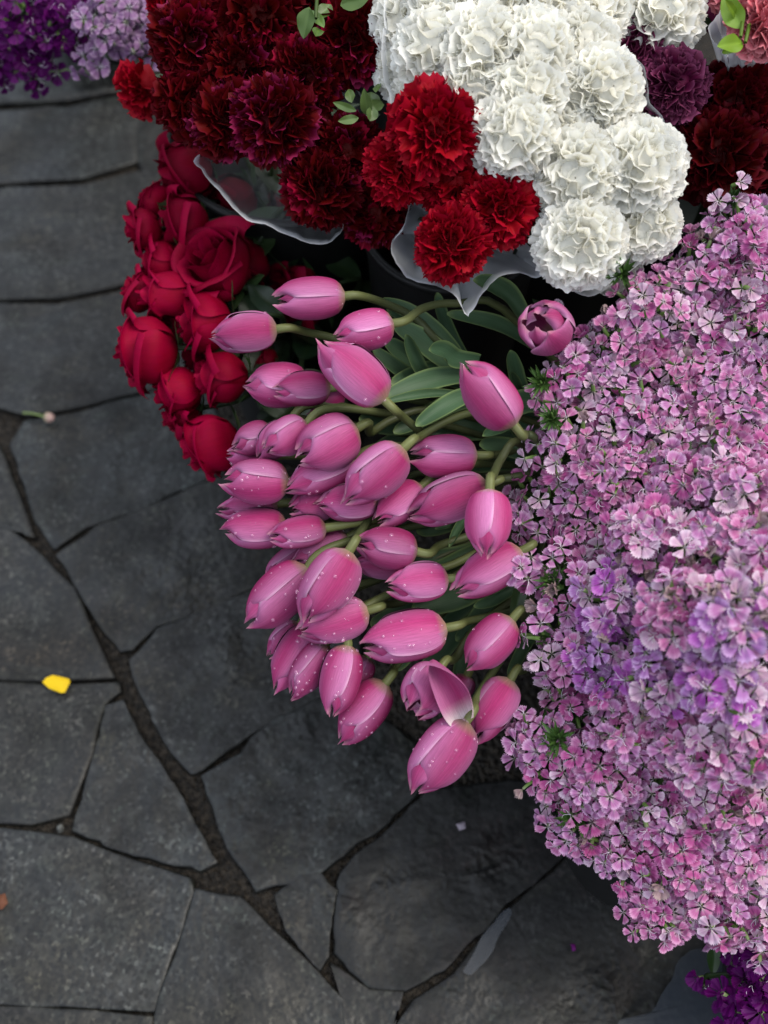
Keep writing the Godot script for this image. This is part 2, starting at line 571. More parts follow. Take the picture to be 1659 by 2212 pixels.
func floret_cores() -> void:
	for v in 3:
		var st := SurfaceTool.new()
		st.begin(Mesh.PRIMITIVE_TRIANGLES)
		var g := lin(96, 120, 62)
		st.append_from(tube(smooth_path([Vector3(0, 0, 0.02), Vector3(0.02, 0.02, -0.5), Vector3(0.1, 0, -1.1)], 4), func(s: float) -> float: return 0.14 + 0.06 * s, 6, func(s: float) -> Color: return mix(lin(120, 128, 96), g, s * 2.0)), 0, Transform3D())
		for k in (1 if v == 0 else 2 if v == 1 else 0):
			var a := rnd(0, TAU)
			var d := Vector3(cos(a), sin(a), 0)
			var e := Vector3(-d.y, d.x, 0)
			st.append_from(tube(smooth_path([Vector3.ZERO, d * 0.12 + Vector3(0, 0, 0.28), d * 0.42 + e * 0.1 + Vector3(0, 0, 0.4), d * 0.55 + e * 0.3 + Vector3(0, 0, 0.3)], 6), func(s: float) -> float: return 0.022 - 0.01 * s, 4, func(_s: float) -> Color: return lin(200, 186, 200)), 0, Transform3D())
		fcore.append(st.commit())

func bracts(r: float, n: int, c: Color) -> ArrayMesh:
	var st := SurfaceTool.new()
	st.begin(Mesh.PRIMITIVE_TRIANGLES)
	for i in n:
		var a := i * 2.39996 + rnd(-0.3, 0.3)
		var el := rnd(0.1, 1.2)
		var d := Vector3(cos(a) * cos(el), sin(el), sin(a) * cos(el))
		var side := d.cross(Vector3.UP).normalized()
		var up := side.cross(d)
		var L := r * rnd(0.5, 0.95)
		var w := r * rnd(0.05, 0.09)
		var tone := rnd(0.6, 1.25)
		st.append_from(sheet(5, 2, func(s: float, t: float) -> Array:
			return [d * L * s + side * w * t * sin(PI * (0.12 + 0.88 * s)) + up * w * (0.7 * absf(t) + 2.0 * s * s), shade(c, tone)]), 0, Transform3D())
	return st.commit()

func sweet_william(label: String, group: String, c: Vector3, n: Vector3, r: float, count: int, kinds: Array, size: float, foot: Vector3) -> void:
	var t := thing("sweet_william", label, "sweet william", foot, group)
	var b := aim(n, rnd(0, TAU))
	var o := c - foot
	var g := lin(48, 70, 34)
	var st := smooth_path([o - n * r * 0.75, o - n * r * 2.2, (o - n * r * 2.2) * 0.45 + Vector3(0, 0.03, 0), Vector3.ZERO], 12)
	part("stem", tube(st, func(_s: float) -> float: return 0.003, 6, func(_s: float) -> Color: return shade(g, 0.75)), M["stem"], t)
	part("bracts", bracts(r, 26, g), M["small_leaf"], t, Transform3D(b, o - n * r * 0.62))
	for k in (0 if label.contains("lower end") else 3):
		leaf_part(t, st[4 + k * 2], (b * Vector3(rnd(-1, 1), -0.25, rnd(-1, 1))).normalized(), rnd(0.04, 0.06), 0.007, 0.3, shade(g, rnd(0.5, 0.9)))
	for i in count:
		var rho := sqrt((i + 0.5) / count)
		var a := i * 2.39996 + rnd(-0.25, 0.25)
		var flat := Vector3(cos(a), 0, sin(a))
		var p := o + b * (flat * rho * r) + n * r * (0.42 * (1.0 - rho * rho) - 0.16 + rnd(-0.46, 0.26))
		var dir := (n + b * flat * (rho * 0.85) + Vector3(rnd(-1, 1), rnd(-0.6, 1), rnd(-1, 1)) * 0.5).normalized()
		var s := size * rnd(0.78, 1.12)
		var fb := aim(dir, rnd(0, TAU))
		# local z of the floret is its facing
		var basis_ := Basis(fb.x, -fb.z, fb.y) * Basis.from_scale(Vector3.ONE * s)
		var fl := part("floret", fcore[rng.randi() % fcore.size()], M["floret_core"], t, Transform3D(basis_, p))
		var kind: String = kinds[rng.randi() % kinds.size()]
		var wilted := rng.randf() < 0.03 and kinds.size() > 2
		var list: Array = fpetal["wilted" if wilted else kind]
		var lift := rnd(-0.2, 0.5)
		if rng.randf() < 0.12:
			lift = rnd(0.6, 1.0)
		if wilted:
			lift = rnd(0.9, 1.35)
		for k in 5:
			if rng.randf() < 0.03:
				continue
			var pb := Basis(Vector3(0, 0, 1), TAU * k / 5.0 + rnd(-0.12, 0.12)) * Basis(Vector3.RIGHT, lift + rnd(-0.26, 0.26)) * Basis(Vector3.UP, rnd(-0.3, 0.3))
			part("petal", list[rng.randi() % 4], M["floret_petal"], fl, Transform3D(pb * Basis.from_scale(Vector3(rnd(0.85, 1.12), rnd(0.9, 1.1), 1.0)), Vector3(0, 0, 0.01)))

# ---------------------------------------------------------------- sleeves, buckets
func sleeve(label: String, rim: Array, z: Array, apex: Vector3, narrow: float, see := 0.5, called := "plastic_sleeve") -> void:
	var pts := []
	for i in rim.size() / 2:
		pts.append(at(rim[i * 2], rim[i * 2 + 1], z[i % z.size()]))
	var mid := Vector3.ZERO
	for p in pts:
		mid += p / pts.size()
	pts.append(pts[0])
	var n := 84
	var loop := smooth_path(pts, n)
	var c := Color(0.84, 0.86, 0.9)
	var o := apex
	var m := sheet(10, n, func(s: float, t: float) -> Array:
		var i := int(round((t * 0.5 + 0.5) * n))
		var lo: Vector3 = apex + (loop[i] - mid) * narrow
		var p: Vector3 = loop[i].lerp(lo, s)
		p += (loop[i] - mid) * 0.16 * (1.0 - s) * s * 2.0
		p += Vector3(noise.get_noise_3d(i * 9.0, s * 60.0, 3.0), noise.get_noise_3d(i * 9.0, s * 60.0, 33.0), noise.get_noise_3d(i * 9.0, s * 60.0, 63.0)) * 0.015 * (0.25 + s)
		return [p - o, Color(c.r, c.g, c.b, see + (0.95 - see) * (1.0 - smoothstep(0.02, 0.1, s)))])  # denser white rim paints in the bright highlight line
	var mi := part(called, m, M["sleeve"])
	mi.position = o
	tag(mi, label, "plastic sleeve", "clear plastic sleeves round the carnations")

func bucket(label: String, top: Vector3, r: float) -> void:
	var h := top.y - 0.004
	var t := thing("flower_bucket", label, "bucket", Vector3(top.x, 0.004, top.z), "black flower buckets on the paving")
	var prof := [[0.0, 0.0], [r * 0.72, 0.0], [r * 0.74, 0.006], [r * 0.97, h * 0.9], [r, h * 0.93], [r * 1.0, h], [r * 0.965, h], [r * 0.94, h * 0.9], [r * 0.72, 0.02], [0.0, 0.02]]
	var c := Color(0.012, 0.012, 0.013)
	var pts := PackedVector3Array()
	var uvs := PackedVector2Array()
	var cols := PackedColorArray()
	for i in prof.size():
		for j in 41:
			var a := -TAU * j / 40.0
			pts.append(Vector3(cos(a) * prof[i][0], prof[i][1], sin(a) * prof[i][0]))
			uvs.append(Vector2(j / 10.0, i))
			cols.append(c)
	part("body", finish(prof.size() - 1, 40, pts, uvs, cols, true), M["black_plastic"], t)
	var ring := []
	for j in 33:
		ring.append(Vector3(cos(TAU * j / 32.0) * r, h - 0.004, sin(TAU * j / 32.0) * r))
	part("rim", tube(smooth_path(ring, 48), func(_s: float) -> float: return 0.0045, 6, func(_s: float) -> Color: return c), M["black_plastic"], t)
	var disc := sheet(6, 40, func(s: float, tt: float) -> Array:
		return [Vector3(cos(PI * tt), 0, sin(PI * tt)) * r * 0.88 * s + Vector3(0, h * 0.6, 0), Color(0.01, 0.012, 0.012)])
	part("water", disc, M["black_plastic"], t)

# ---------------------------------------------------------------- paving
func stone(owner_: Node3D, poly: Array, tone: Color, lift: float, gap := 5.0) -> void:
	var pts := []
	for i in poly.size() / 2:
		pts.append(on_ground(poly[i * 2], poly[i * 2 + 1]))
	var c := Vector3.ZERO
	for p in pts:
		c += p / pts.size()
	# even resampling of the outline, corners slightly rounded
	var ring := PackedVector3Array()
	var per := 0.0
	var n := pts.size()
	for i in n:
		per += pts[i].distance_to(pts[(i + 1) % n])
	var count := 0
	for i in n:
		var e: float = pts[i].distance_to(pts[(i + 1) % n])
		var cuts := maxi(2, int(e / per * 72.0))
		for q in cuts:
			ring.append(pts[i].lerp(pts[(i + 1) % n], float(q) / cuts))
	if ring.size() % 2 == 1:
		ring.append(ring[-1].lerp(pts[0], 0.5))
	count = ring.size()
	for k in count:
		var jit := noise.get_noise_2d(ring[k].x * 900.0, ring[k].z * 900.0) * 0.006 + noise.get_noise_2d(ring[k].x * 2600.0, ring[k].z * 2600.0) * 0.0025
		var out := (ring[k] - c).normalized()
		ring[k] += out * (jit * 0.7 + 0.0098 - gap * 0.0006)
	var fr := [1.0, 1.0, 0.994, 0.982, 0.96, 0.9, 0.83, 0.75, 0.66, 0.56, 0.45, 0.34, 0.22, 0.1, 0.0]
	var hs := [-0.02, -0.006, -0.0022, -0.0006, 0.0, 0, 0, 0, 0, 0, 0, 0, 0, 0, 0]
	var vs := PackedVector3Array()
	var uvs := PackedVector2Array()
	var cols := PackedColorArray()
	var tilt := Vector2(rnd(-0.012, 0.012), rnd(-0.012, 0.012))
	for i in fr.size():
		for j in count + 1:
			var p: Vector3 = c + (ring[j % count] - c) * fr[i]
			var hgt := noise.get_noise_2d(p.x * 260.0, p.z * 260.0) * 0.004 + noise.get_noise_2d(p.x * 900.0 + 50.0, p.z * 900.0) * 0.0025
			p.y = hs[i] + lift + (hgt + (p.x - c.x) * tilt.x + (p.z - c.z) * tilt.y) * (1.0 if i > 0 else 0.0)
			vs.append(p - owner_.position)
			uvs.append(Vector2(p.x, p.z))
			var blot := noise.get_noise_2d(p.x * 420.0 + 300.0, p.z * 420.0)
			var k := 1.0 + 0.7 * blot + 0.35 * noise.get_noise_2d(p.x * 1500.0, p.z * 1500.0 + 80.0)
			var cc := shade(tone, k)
			cc = mix(cc, Color(tone.r * 1.0, tone.g * 0.86, tone.b * 0.68), smoothstep(0.05, 0.4, noise.get_noise_2d(p.x * 350.0 + 700.0, p.z * 350.0)))
			if i <= 2:
				cc = mix(cc, Color(0.035, 0.03, 0.024), 0.6)
			cols.append(cc)
	# wind so that the top faces up
	var area := 0.0
	for k in count:
		var a := ring[k] - c
		var b := ring[(k + 1) % count] - c
		area += a.x * b.z - a.z * b.x
	if area > 0.0:
		for i in fr.size():
			for j in (count + 1) / 2:
				var a := i * (count + 1) + j
				var b := i * (count + 1) + count - j
				var tv := vs[a]
				vs[a] = vs[b]
				vs[b] = tv
				var tc := cols[a]
				cols[a] = cols[b]
				cols[b] = tc
	part("paving_stone", finish(fr.size() - 1, count, vs, uvs, cols, true), M["stone"], owner_)

func puddle(poly: Array, h: float) -> void:
	var pts := []
	var c := Vector3.ZERO
	for i in poly.size() / 2:
		pts.append(on_ground(poly[i * 2], poly[i * 2 + 1]))
		c += pts[-1] / (poly.size() / 2.0)
	pts.append(pts[0])
	var loop := smooth_path(pts, 60)
	c.y = h
	var m := sheet(4, 60, func(s: float, t: float) -> Array:
		var p: Vector3 = loop[int(round((t * 0.5 + 0.5) * 60.0))]
		var d := (p - c)
		d += d.normalized() * noise.get_noise_2d(p.x * 700.0, p.z * 700.0) * 0.008
		d.y = 0.0
		return [d * (1.0 - s), Color.WHITE])
	var o := part("puddle", m, M["puddle_water"])
	o.position = c
	o.set_meta("kind", "structure")

func _ready() -> void:
	rng.seed = 20240
	noise.seed = 7
	noise.frequency = 0.02
	noise.fractal_octaves = 3
	# camera
	var cam := Camera3D.new()
	cam.name = "camera"
	cam.transform = Transform3D(cam_basis, EYE)
	var lens := CameraAttributesPhysical.new()
	lens.frustum_focal_length = 28.27
	lens.frustum_focus_distance = 1.15
	lens.exposure_aperture = 2.0
	lens.frustum_near = 0.05
	lens.frustum_far = 200.0
	cam.attributes = lens
	cam.keep_aspect = Camera3D.KEEP_HEIGHT
	cam.fov = 2.0 * rad_to_deg(atan(1106.0 / F))
	cam.near = 0.05
	cam.far = 200.0
	add_child(cam, true)
	cam.current = true
	# overcast sky
	var env := Environment.new()
	env.background_mode = Environment.BG_SKY
	var sky := Sky.new()
	var sm := ProceduralSkyMaterial.new()
	sm.sky_top_color = Color(0.86, 0.9, 0.96)
	sm.sky_horizon_color = Color(0.2, 0.21, 0.23)
	sm.sky_curve = 0.35
	sm.ground_bottom_color = Color(0.08, 0.08, 0.08)
	sm.ground_horizon_color = Color(0.14, 0.14, 0.15)
	sky.sky_material = sm
	env.sky = sky
	env.background_energy_multiplier = 1.0
	env.tonemap_mode = Environment.TONE_MAPPER_LINEAR
	env.tonemap_exposure = 2.76
	env.sdfgi_enabled = true
	env.ssao_enabled = true
	env.ssil_enabled = true
	var we := WorldEnvironment.new()
	we.name = "sky"
	we.environment = env
	add_child(we, true)
	var sun := DirectionalLight3D.new()
	sun.name = "sun"
	sun.light_energy = 0.45
	sun.light_color = Color(1.0, 0.98, 0.95)
	sun.light_angular_distance = 35.0
	sun.shadow_enabled = true
	add_child(sun, true)
	sun.look_at_from_position(Vector3(1.7, 3.0, -0.8), Vector3(0, 0, -0.4))
	make_materials()
	build_ground()
	build_buckets()
	build_sleeves()
	build_tulips()
	build_carnations()
	build_roses()
	build_sweet_williams()
	build_litter()

func build_ground() -> void:
	var g := sheet(40, 40, func(s: float, t: float) -> Array:
		var a := (s - 0.5) * 2.0
		var p := Vector3(signf(t) * pow(absf(t), 2.5) * 60.0, -0.009, signf(a) * pow(absf(a), 2.5) * 60.0)
		return [p, Color(0.036, 0.03, 0.023)])
	var o := part("ground", g, M["dirt"])
	o.set_meta("kind", "structure")
	var pv := Node3D.new()
	pv.name = "pavement"
	add_child(pv, true)
	pv.set_meta("kind", "structure")
	var grey := Color(0.0422, 0.0429, 0.0416)
	var warm := Color(0.0422, 0.0406, 0.0359)
	var cool := Color(0.0384, 0.0417, 0.0416)
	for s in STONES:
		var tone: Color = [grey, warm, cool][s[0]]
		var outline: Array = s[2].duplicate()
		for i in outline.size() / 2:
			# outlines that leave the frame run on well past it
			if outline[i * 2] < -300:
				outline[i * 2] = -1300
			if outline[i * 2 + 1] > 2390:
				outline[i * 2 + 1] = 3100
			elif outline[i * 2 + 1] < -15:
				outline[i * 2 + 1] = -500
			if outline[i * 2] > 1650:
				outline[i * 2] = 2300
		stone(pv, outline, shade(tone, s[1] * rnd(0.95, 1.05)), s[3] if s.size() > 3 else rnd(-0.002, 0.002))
	puddle([1000, 2100, 1030, 2050, 1070, 1985, 1098, 1962, 1100, 1985, 1075, 2030, 1050, 2075, 1020, 2105], 0.0075)
	puddle([1440, 2120, 1470, 2060, 1520, 2050, 1570, 2110, 1640, 2200, 1640, 2290, 1380, 2290, 1330, 2212, 1400, 2190], 0.0085)

# material (0 grey, 1 warm, 2 cool), tone, outline in photo points carried past the frame, lift
const STONES := [
	[2, 1.0, [-330, 30, 60, -20, 290, -40, 300, 190, 150, 215, -330, 285]],
	[2, 0.95, [-330, 300, 150, 232, 285, 208, 293, 260, 290, 350, 170, 385, -330, 470]],
	[2, 0.6, [300, 250, 335, 230, 420, 200, 430, 360, 320, 390, 300, 340]],
	[0, 0.85, [-330, 490, 180, 400, 300, 372, 420, 420, 420, 590, 260, 612, 120, 640, -330, 680]],
	[0, 0.78, [-330, 700, 120, 657, 260, 628, 420, 600, 430, 800, 320, 840, 110, 885, 55, 895, -60, 860, -330, 830]],
	[2, 0.95, [60, 910, 130, 900, 330, 850, 430, 830, 520, 1000, 430, 1035, 300, 1090, 190, 1130, 120, 1180, 85, 1120, 30, 960]],
	[1, 0.82, [130, 1200, 210, 1140, 310, 1102, 430, 1050, 540, 1010, 640, 1090, 650, 1215, 570, 1250, 450, 1305, 340, 1345, 290, 1395, 262, 1400, 215, 1330, 165, 1255]],
	[0, 0.85, [345, 1362, 460, 1315, 570, 1268, 660, 1230, 780, 1330, 770, 1450, 680, 1505, 610, 1540, 530, 1585, 440, 1655, 415, 1665, 345, 1570, 300, 1480, 290, 1425]],
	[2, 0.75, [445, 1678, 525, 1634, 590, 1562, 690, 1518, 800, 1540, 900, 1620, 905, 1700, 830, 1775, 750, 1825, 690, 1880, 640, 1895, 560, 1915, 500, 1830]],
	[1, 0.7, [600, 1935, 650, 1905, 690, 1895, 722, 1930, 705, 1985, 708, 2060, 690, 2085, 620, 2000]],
	[0, 0.3, [735, 1905, 775, 1850, 840, 1800, 925, 1715, 1100, 1690, 1250, 1700, 1260, 1800, 1180, 1880, 1085, 1950, 960, 2085, 880, 2130, 800, 2125, 728, 2055]],  # low tone: wet stone, with the shade under the flowers painted in
	[0, 0.42, [1100, 1975, 1200, 1890, 1290, 1810, 1500, 1850, 1760, 2060, 1700, 2330, 1300, 2400, 900, 2420, 830, 2260, 900, 2160, 990, 2105]],  # tone lowered for wetness and for shading painted into the stone
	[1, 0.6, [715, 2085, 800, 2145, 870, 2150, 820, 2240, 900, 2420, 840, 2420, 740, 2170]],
	[1, 1.0, [-330, 960, -10, 960, 35, 1070, 70, 1160, 20, 1130, -330, 1090]],
	[1, 0.92, [-330, 1110, 15, 1145, 90, 1205, 150, 1270, 195, 1360, 240, 1462, 100, 1470, -330, 1420]],
	[1, 0.95, [-330, 1432, 100, 1480, 246, 1476, 250, 1495, 218, 1522, 192, 1625, 143, 1755, 60, 1775, -330, 1715]],
	[0, 1.08, [268, 1520, 310, 1605, 370, 1695, 425, 1790, 462, 1855, 425, 1872, 290, 1835, 165, 1790, 210, 1640, 232, 1535]],
	[0, 1.1, [-330, 1740, 60, 1800, 150, 1815, 300, 1862, 405, 1898, 408, 1930, 385, 2010, 345, 2120, 325, 2180, 190, 2170, -330, 2090]],
	[1, 0.9, [-330, 2108, 190, 2188, 322, 2200, 290, 2420, -330, 2420]],
	[0, 1.02, [425, 1928, 520, 1945, 580, 2010, 680, 2110, 770, 2200, 840, 2300, 850, 2440, 320, 2440, 340, 2200, 362, 2125, 400, 2015]],
]

const BUCKETS := [
	["black flower bucket that the pink tulips spill out of", 1270, 1010, 1.3, 0.115],
	["black flower bucket under the upper pale pink sweet williams", 1560, 800, 1.27, 0.12],
	["black flower bucket under the middle of the sweet william mass", 1500, 1290, 1.2, 0.125],
	["black flower bucket under the lowest pale pink sweet williams", 1470, 1680, 1.2, 0.115],
	["black flower bucket behind the red roses", 640, 640, 1.47, 0.115],
	["black flower bucket under the dark red carnations", 620, 280, 1.4, 0.14],
	["black flower bucket under the bright red carnations", 980, 470, 1.33, 0.1],
	["black flower bucket under the white carnations", 1190, 250, 1.36, 0.16],
	["black flower bucket under the dark red carnations at the right edge", 1570, 330, 1.38, 0.13],
	["black flower bucket under the purple and lilac flowers at top left", 150, -330, 1.8, 0.13],
	["black flower bucket under the magenta flowers at bottom right", 1790, 2090, 1.23, 0.1],
]
var B := []

func build_buckets() -> void:
	for b in BUCKETS:
		var p := at(b[1], b[2], b[3])
		B.append(p)
		bucket(b[0], p, b[4])

func foot_in(i: int) -> Vector3:
	var p: Vector3 = B[i]
	return Vector3(p.x + rnd(-0.05, 0.05), p.y * 0.55, p.z + rnd(-0.05, 0.05))

func build_sleeves() -> void:
	sleeve("frosted plastic sleeve with wavy rim below the bright red carnations",
		[846, 525, 852, 562, 872, 592, 915, 610, 955, 618, 985, 645, 1005, 680, 1024, 662, 1050, 620, 1085, 592, 1130, 596, 1166, 601, 1174, 575, 1158, 545, 1165, 470, 1195, 400, 1225, 320, 1130, 250, 1000, 180, 880, 250, 852, 330, 880, 430, 872, 490],
		[1.13], at(985, 470, 1.34), 0.42)
	sleeve("frosted plastic sleeve drooping below the dark red carnations, above the roses",
		[422, 292, 436, 272, 455, 284, 455, 318, 415, 345, 440, 372, 480, 425, 530, 470, 590, 496, 650, 520, 700, 528, 735, 502, 752, 455, 800, 380, 780, 200, 640, 60, 450, 80, 400, 180],
		[1.2], at(620, 320, 1.4), 0.5, 0.09)
	sleeve("frosted plastic sleeve standing round the big white carnation bunch",
		[828, 60, 826, 165, 842, 215, 850, 262, 900, 330, 1010, 420, 1150, 520, 1178, 590, 1245, 632, 1300, 628, 1420, 540, 1456, 470, 1466, 410, 1452, 305, 1434, 258, 1408, 226, 1400, 172, 1384, 132, 1350, 112, 1330, 60, 1320, -40, 1100, -90, 860, -60],
		[1.125], at(1170, 260, 1.38), 0.5)
	sleeve("frosted plastic sleeve round the coral pink carnation at top right",
		[1570, 118, 1545, 92, 1533, 62, 1545, 32, 1580, 0, 1640, -40, 1740, -30, 1765, 60, 1710, 88, 1655, 82, 1625, 88, 1598, 104],
		[1.13], at(1650, 260, 1.3), 0.3)

# base u, v, tip u, v, width, layer, tip towards the eye, openness, drops, label, stem points
const TULIPS := [
	[747, 640, 607, 648, 96, 3, 0.05, 0.15, 3, "pink tulip lying uppermost, with a dark red rose behind it", [830, 655, 900, 690, 975, 760]],
	[600, 711, 468, 724, 92, 3, 0.0, 0.2, 6, "pale pink tulip reaching farthest left over the red roses", [665, 718, 740, 738, 850, 800]],
	[851, 698, 730, 727, 92, 4, 0.1, 0.05, 6, "pink tulip between the uppermost tulip and the plastic sleeve tip", [918, 664, 985, 656, 1100, 678]],
	[832, 866, 702, 745, 112, 5, 0.0, 0.1, 8, "largest pink tulip, its loose petal standing up to the upper left", [870, 900, 915, 936, 1000, 985]],
	[668, 830, 535, 832, 102, 1, 0.0, 0.05, 5, "pink tulip with a pale scratch across it, touching the red roses", [760, 838, 860, 830, 950, 835]],
	[715, 838, 597, 842, 80, 2, 0.12, 0.3, 0, "small pink tulip half hidden below the largest tulip"],
	[742, 842, 668, 884, 62, 1, 0.2, 0.35, 0, "pinkish grey tulip bud squeezed under the largest tulip"],
	[772, 925, 655, 984, 122, 4, 0.15, 0.25, 4, "round pink tulip below the largest tulip, a torn petal edge on top", [800, 935, 850, 905, 940, 885]],
	[765, 990, 628, 1052, 84, 3, 0.1, 0.2, 3, "pink tulip tucked under the round pink tulip, petals split at the tip"],
	[873, 967, 752, 1078, 108, 5, 0.0, 0.0, 5, "smooth oval pink tulip hanging from the long bright green stem", [905, 945, 960, 912, 1030, 890, 1120, 900]],
	[1031, 984, 893, 986, 98, 3, 0.15, 0.3, 3, "pink tulip with a ragged half open mouth facing left", [1060, 982, 1100, 978]],
	[1055, 1046, 898, 1108, 104, 4, 0.0, 0.05, 8, "long pink tulip with a white scratch, below the ragged mouthed tulip", [1080, 1035, 1150, 1017]],
	[912, 1050, 820, 1120, 82, 3, 0.2, 0.3, 2, "small dark pink tulip left of the long scratched tulip"],
	[1058, 1057, 1050, 1192, 104, 6, 0.25, 0.15, 1, "pink tulip hanging straight down from a bent stem near the sweet williams", [1064, 1030, 1082, 992, 1120, 955]],
	[1112, 920, 1010, 795, 112, 6, 0.1, 0.02, 2, "big upright pink tulip leaning up left beside the sweet williams", [1135, 938, 1162, 955]],
	[1200, 728, 1162, 690, 112, 4, 1.7, 0.52, 2, "open pink tulip showing its cup, alone at the upper right"],
	[590, 930, 508, 966, 76, 1, 0.15, 0.2, 4, "pink tulip at the left edge just under the tulip with the pale scratch"],
	[628, 918, 562, 985, 76, 2, 0.05, 0.2, 4, "pink tulip with a twisted tip between two tulips of the left edge"],
	[664, 915, 580, 968, 86, 3, 0.2, 0.3, 4, "dark pink tulip with puckered tip left of the round pink tulip"],
	[625, 1040, 489, 1038, 102, 3, 0.0, 0.2, 22, "pale pink tulip with large water drops at the far left of the bunch"],
	[570, 985, 496, 985, 56, 0, 0.0, 0.3, 3, "pink tulip tip peeking out behind the left edge tulips"],
	[603, 1088, 482, 1100, 64, 1, 0.0, 0.3, 6, "pink tulip mostly hidden between two wet tulips of the left edge"],
	[622, 1138, 492, 1146, 94, 2, 0.0, 0.05, 12, "smooth pink tulip with a short scratch, lowest at the left edge"],
	[706, 1140, 592, 1158, 74, 3, 0.1, 0.25, 12, "narrow pink tulip whose pale tip overlaps the smooth left edge tulip"],
	[722, 1082, 632, 1100, 80, 2, 0.15, 0.3, 8, "pink tulip with a curled lip in the middle of the bunch"],
	[818, 1080, 694, 1092, 86, 3, 0.1, 0.2, 8, "pink tulip under the smooth oval tulip, its petals fanned at the tip"],
	[754, 1160, 640, 1212, 72, 2, 0.0, 0.1, 16, "pale wet pink tulip behind the tulip with the bare green neck"],
	[655, 1182, 583, 1243, 56, 0, 0.0, 0.2, 5, "thin pink tulip petal tip jutting out low on the left side"],
	[666, 1226, 545, 1338, 112, 3, 0.0, 0.2, 20, "wet pink tulip with scratches pointing down left over the stones"],
	[755, 1189, 668, 1332, 116, 5, 0.05, 0.05, 26, "big wet pink tulip with a bare green neck in the lower bunch", [768, 1165, 795, 1125, 825, 1080, 930, 1020]],
	[797, 1318, 654, 1362, 98, 4, 0.0, 0.05, 28, "wet pink tulip lying across, under the big bare necked tulip", [830, 1306, 880, 1296, 1000, 1230]],
	[650, 1348, 585, 1412, 66, 1, 0.0, 0.2, 16, "shaded pink tulip behind the two lowest left tulips"],
	[672, 1352, 598, 1482, 88, 2, 0.0, 0.1, 24, "long wet pink tulip hanging low left over the paving"],
	[705, 1388, 632, 1500, 78, 3, 0.0, 0.1, 26, "wet pink tulip squeezed between two long hanging tulips"],
	[752, 1392, 720, 1532, 92, 4, 0.05, 0.1, 36, "wet pink tulip covered in the most drops, pointing straight down"],
	[794, 1418, 757, 1482, 66, 2, 0.0, 0.1, 14, "small shaded pink tulip right of the drop covered tulip", [810, 1408, 870, 1370, 960, 1290]],
	[834, 1474, 740, 1592, 98, 3, -0.1, 0.1, 34, "dusky pink tulip hanging lowest left of the open pink tulips", [845, 1455, 866, 1425, 930, 1350, 1050, 1240]],
	[966, 1356, 800, 1392, 116, 4, 0.05, 0.25, 40, "broad wet pink tulip with a brown blemish, stem to the right", [1010, 1342, 1070, 1327, 1140, 1290]],
	[902, 1192, 782, 1174, 96, 4, 0.12, 0.3, 9, "dark pink tulip with a folded pale petal, in the middle right", [950, 1178, 1020, 1156, 1100, 1130]],
	[890, 1226, 772, 1220, 62, 2, 0.0, 0.2, 4, "darkest pink tulip lying underneath the folded petal tulip"],
	[969, 1250, 846, 1264, 90, 4, 0.15, 0.25, 8, "plump pink tulip with puckered tip, above the broad wet tulip", [1000, 1238, 1090, 1200]],
	[1128, 1190, 992, 1272, 100, 4, 0.05, 0.15, 2, "deep pink tulip with sweet william florets lying on its neck", [1150, 1170, 1190, 1140]],
	[1108, 1336, 1014, 1436, 98, 4, 0.05, 0.05, 6, "egg shaped pink tulip low on the right beside the sweet williams", [1130, 1332, 1190, 1290]],
	[1104, 1466, 1028, 1590, 98, 3, 0.0, 0.08, 14, "pink tulip with a rolled lower petal, lowest at the right", [1125, 1450, 1160, 1425, 1210, 1350]],
	[950, 1445, 890, 1528, 106, 4, 0.5, 0.4, 20, "ruffled pink tulip facing the viewer beside the fallen open petal", [985, 1420, 1060, 1330]],
	[1008, 1556, 902, 1704, 122, 5, 0.0, 0.12, 40, "lowest pink tulip of all, its yellow base showing where a petal dropped open", [1026, 1516, 1052, 1470, 1082, 1425, 1140, 1330]],
	[1010, 1458, 985, 1510, 58, 1, 0.0, 0.1, 3, "pale pink tulip base hidden behind the fallen open petal", [1030, 1420, 1080, 1340]],
]

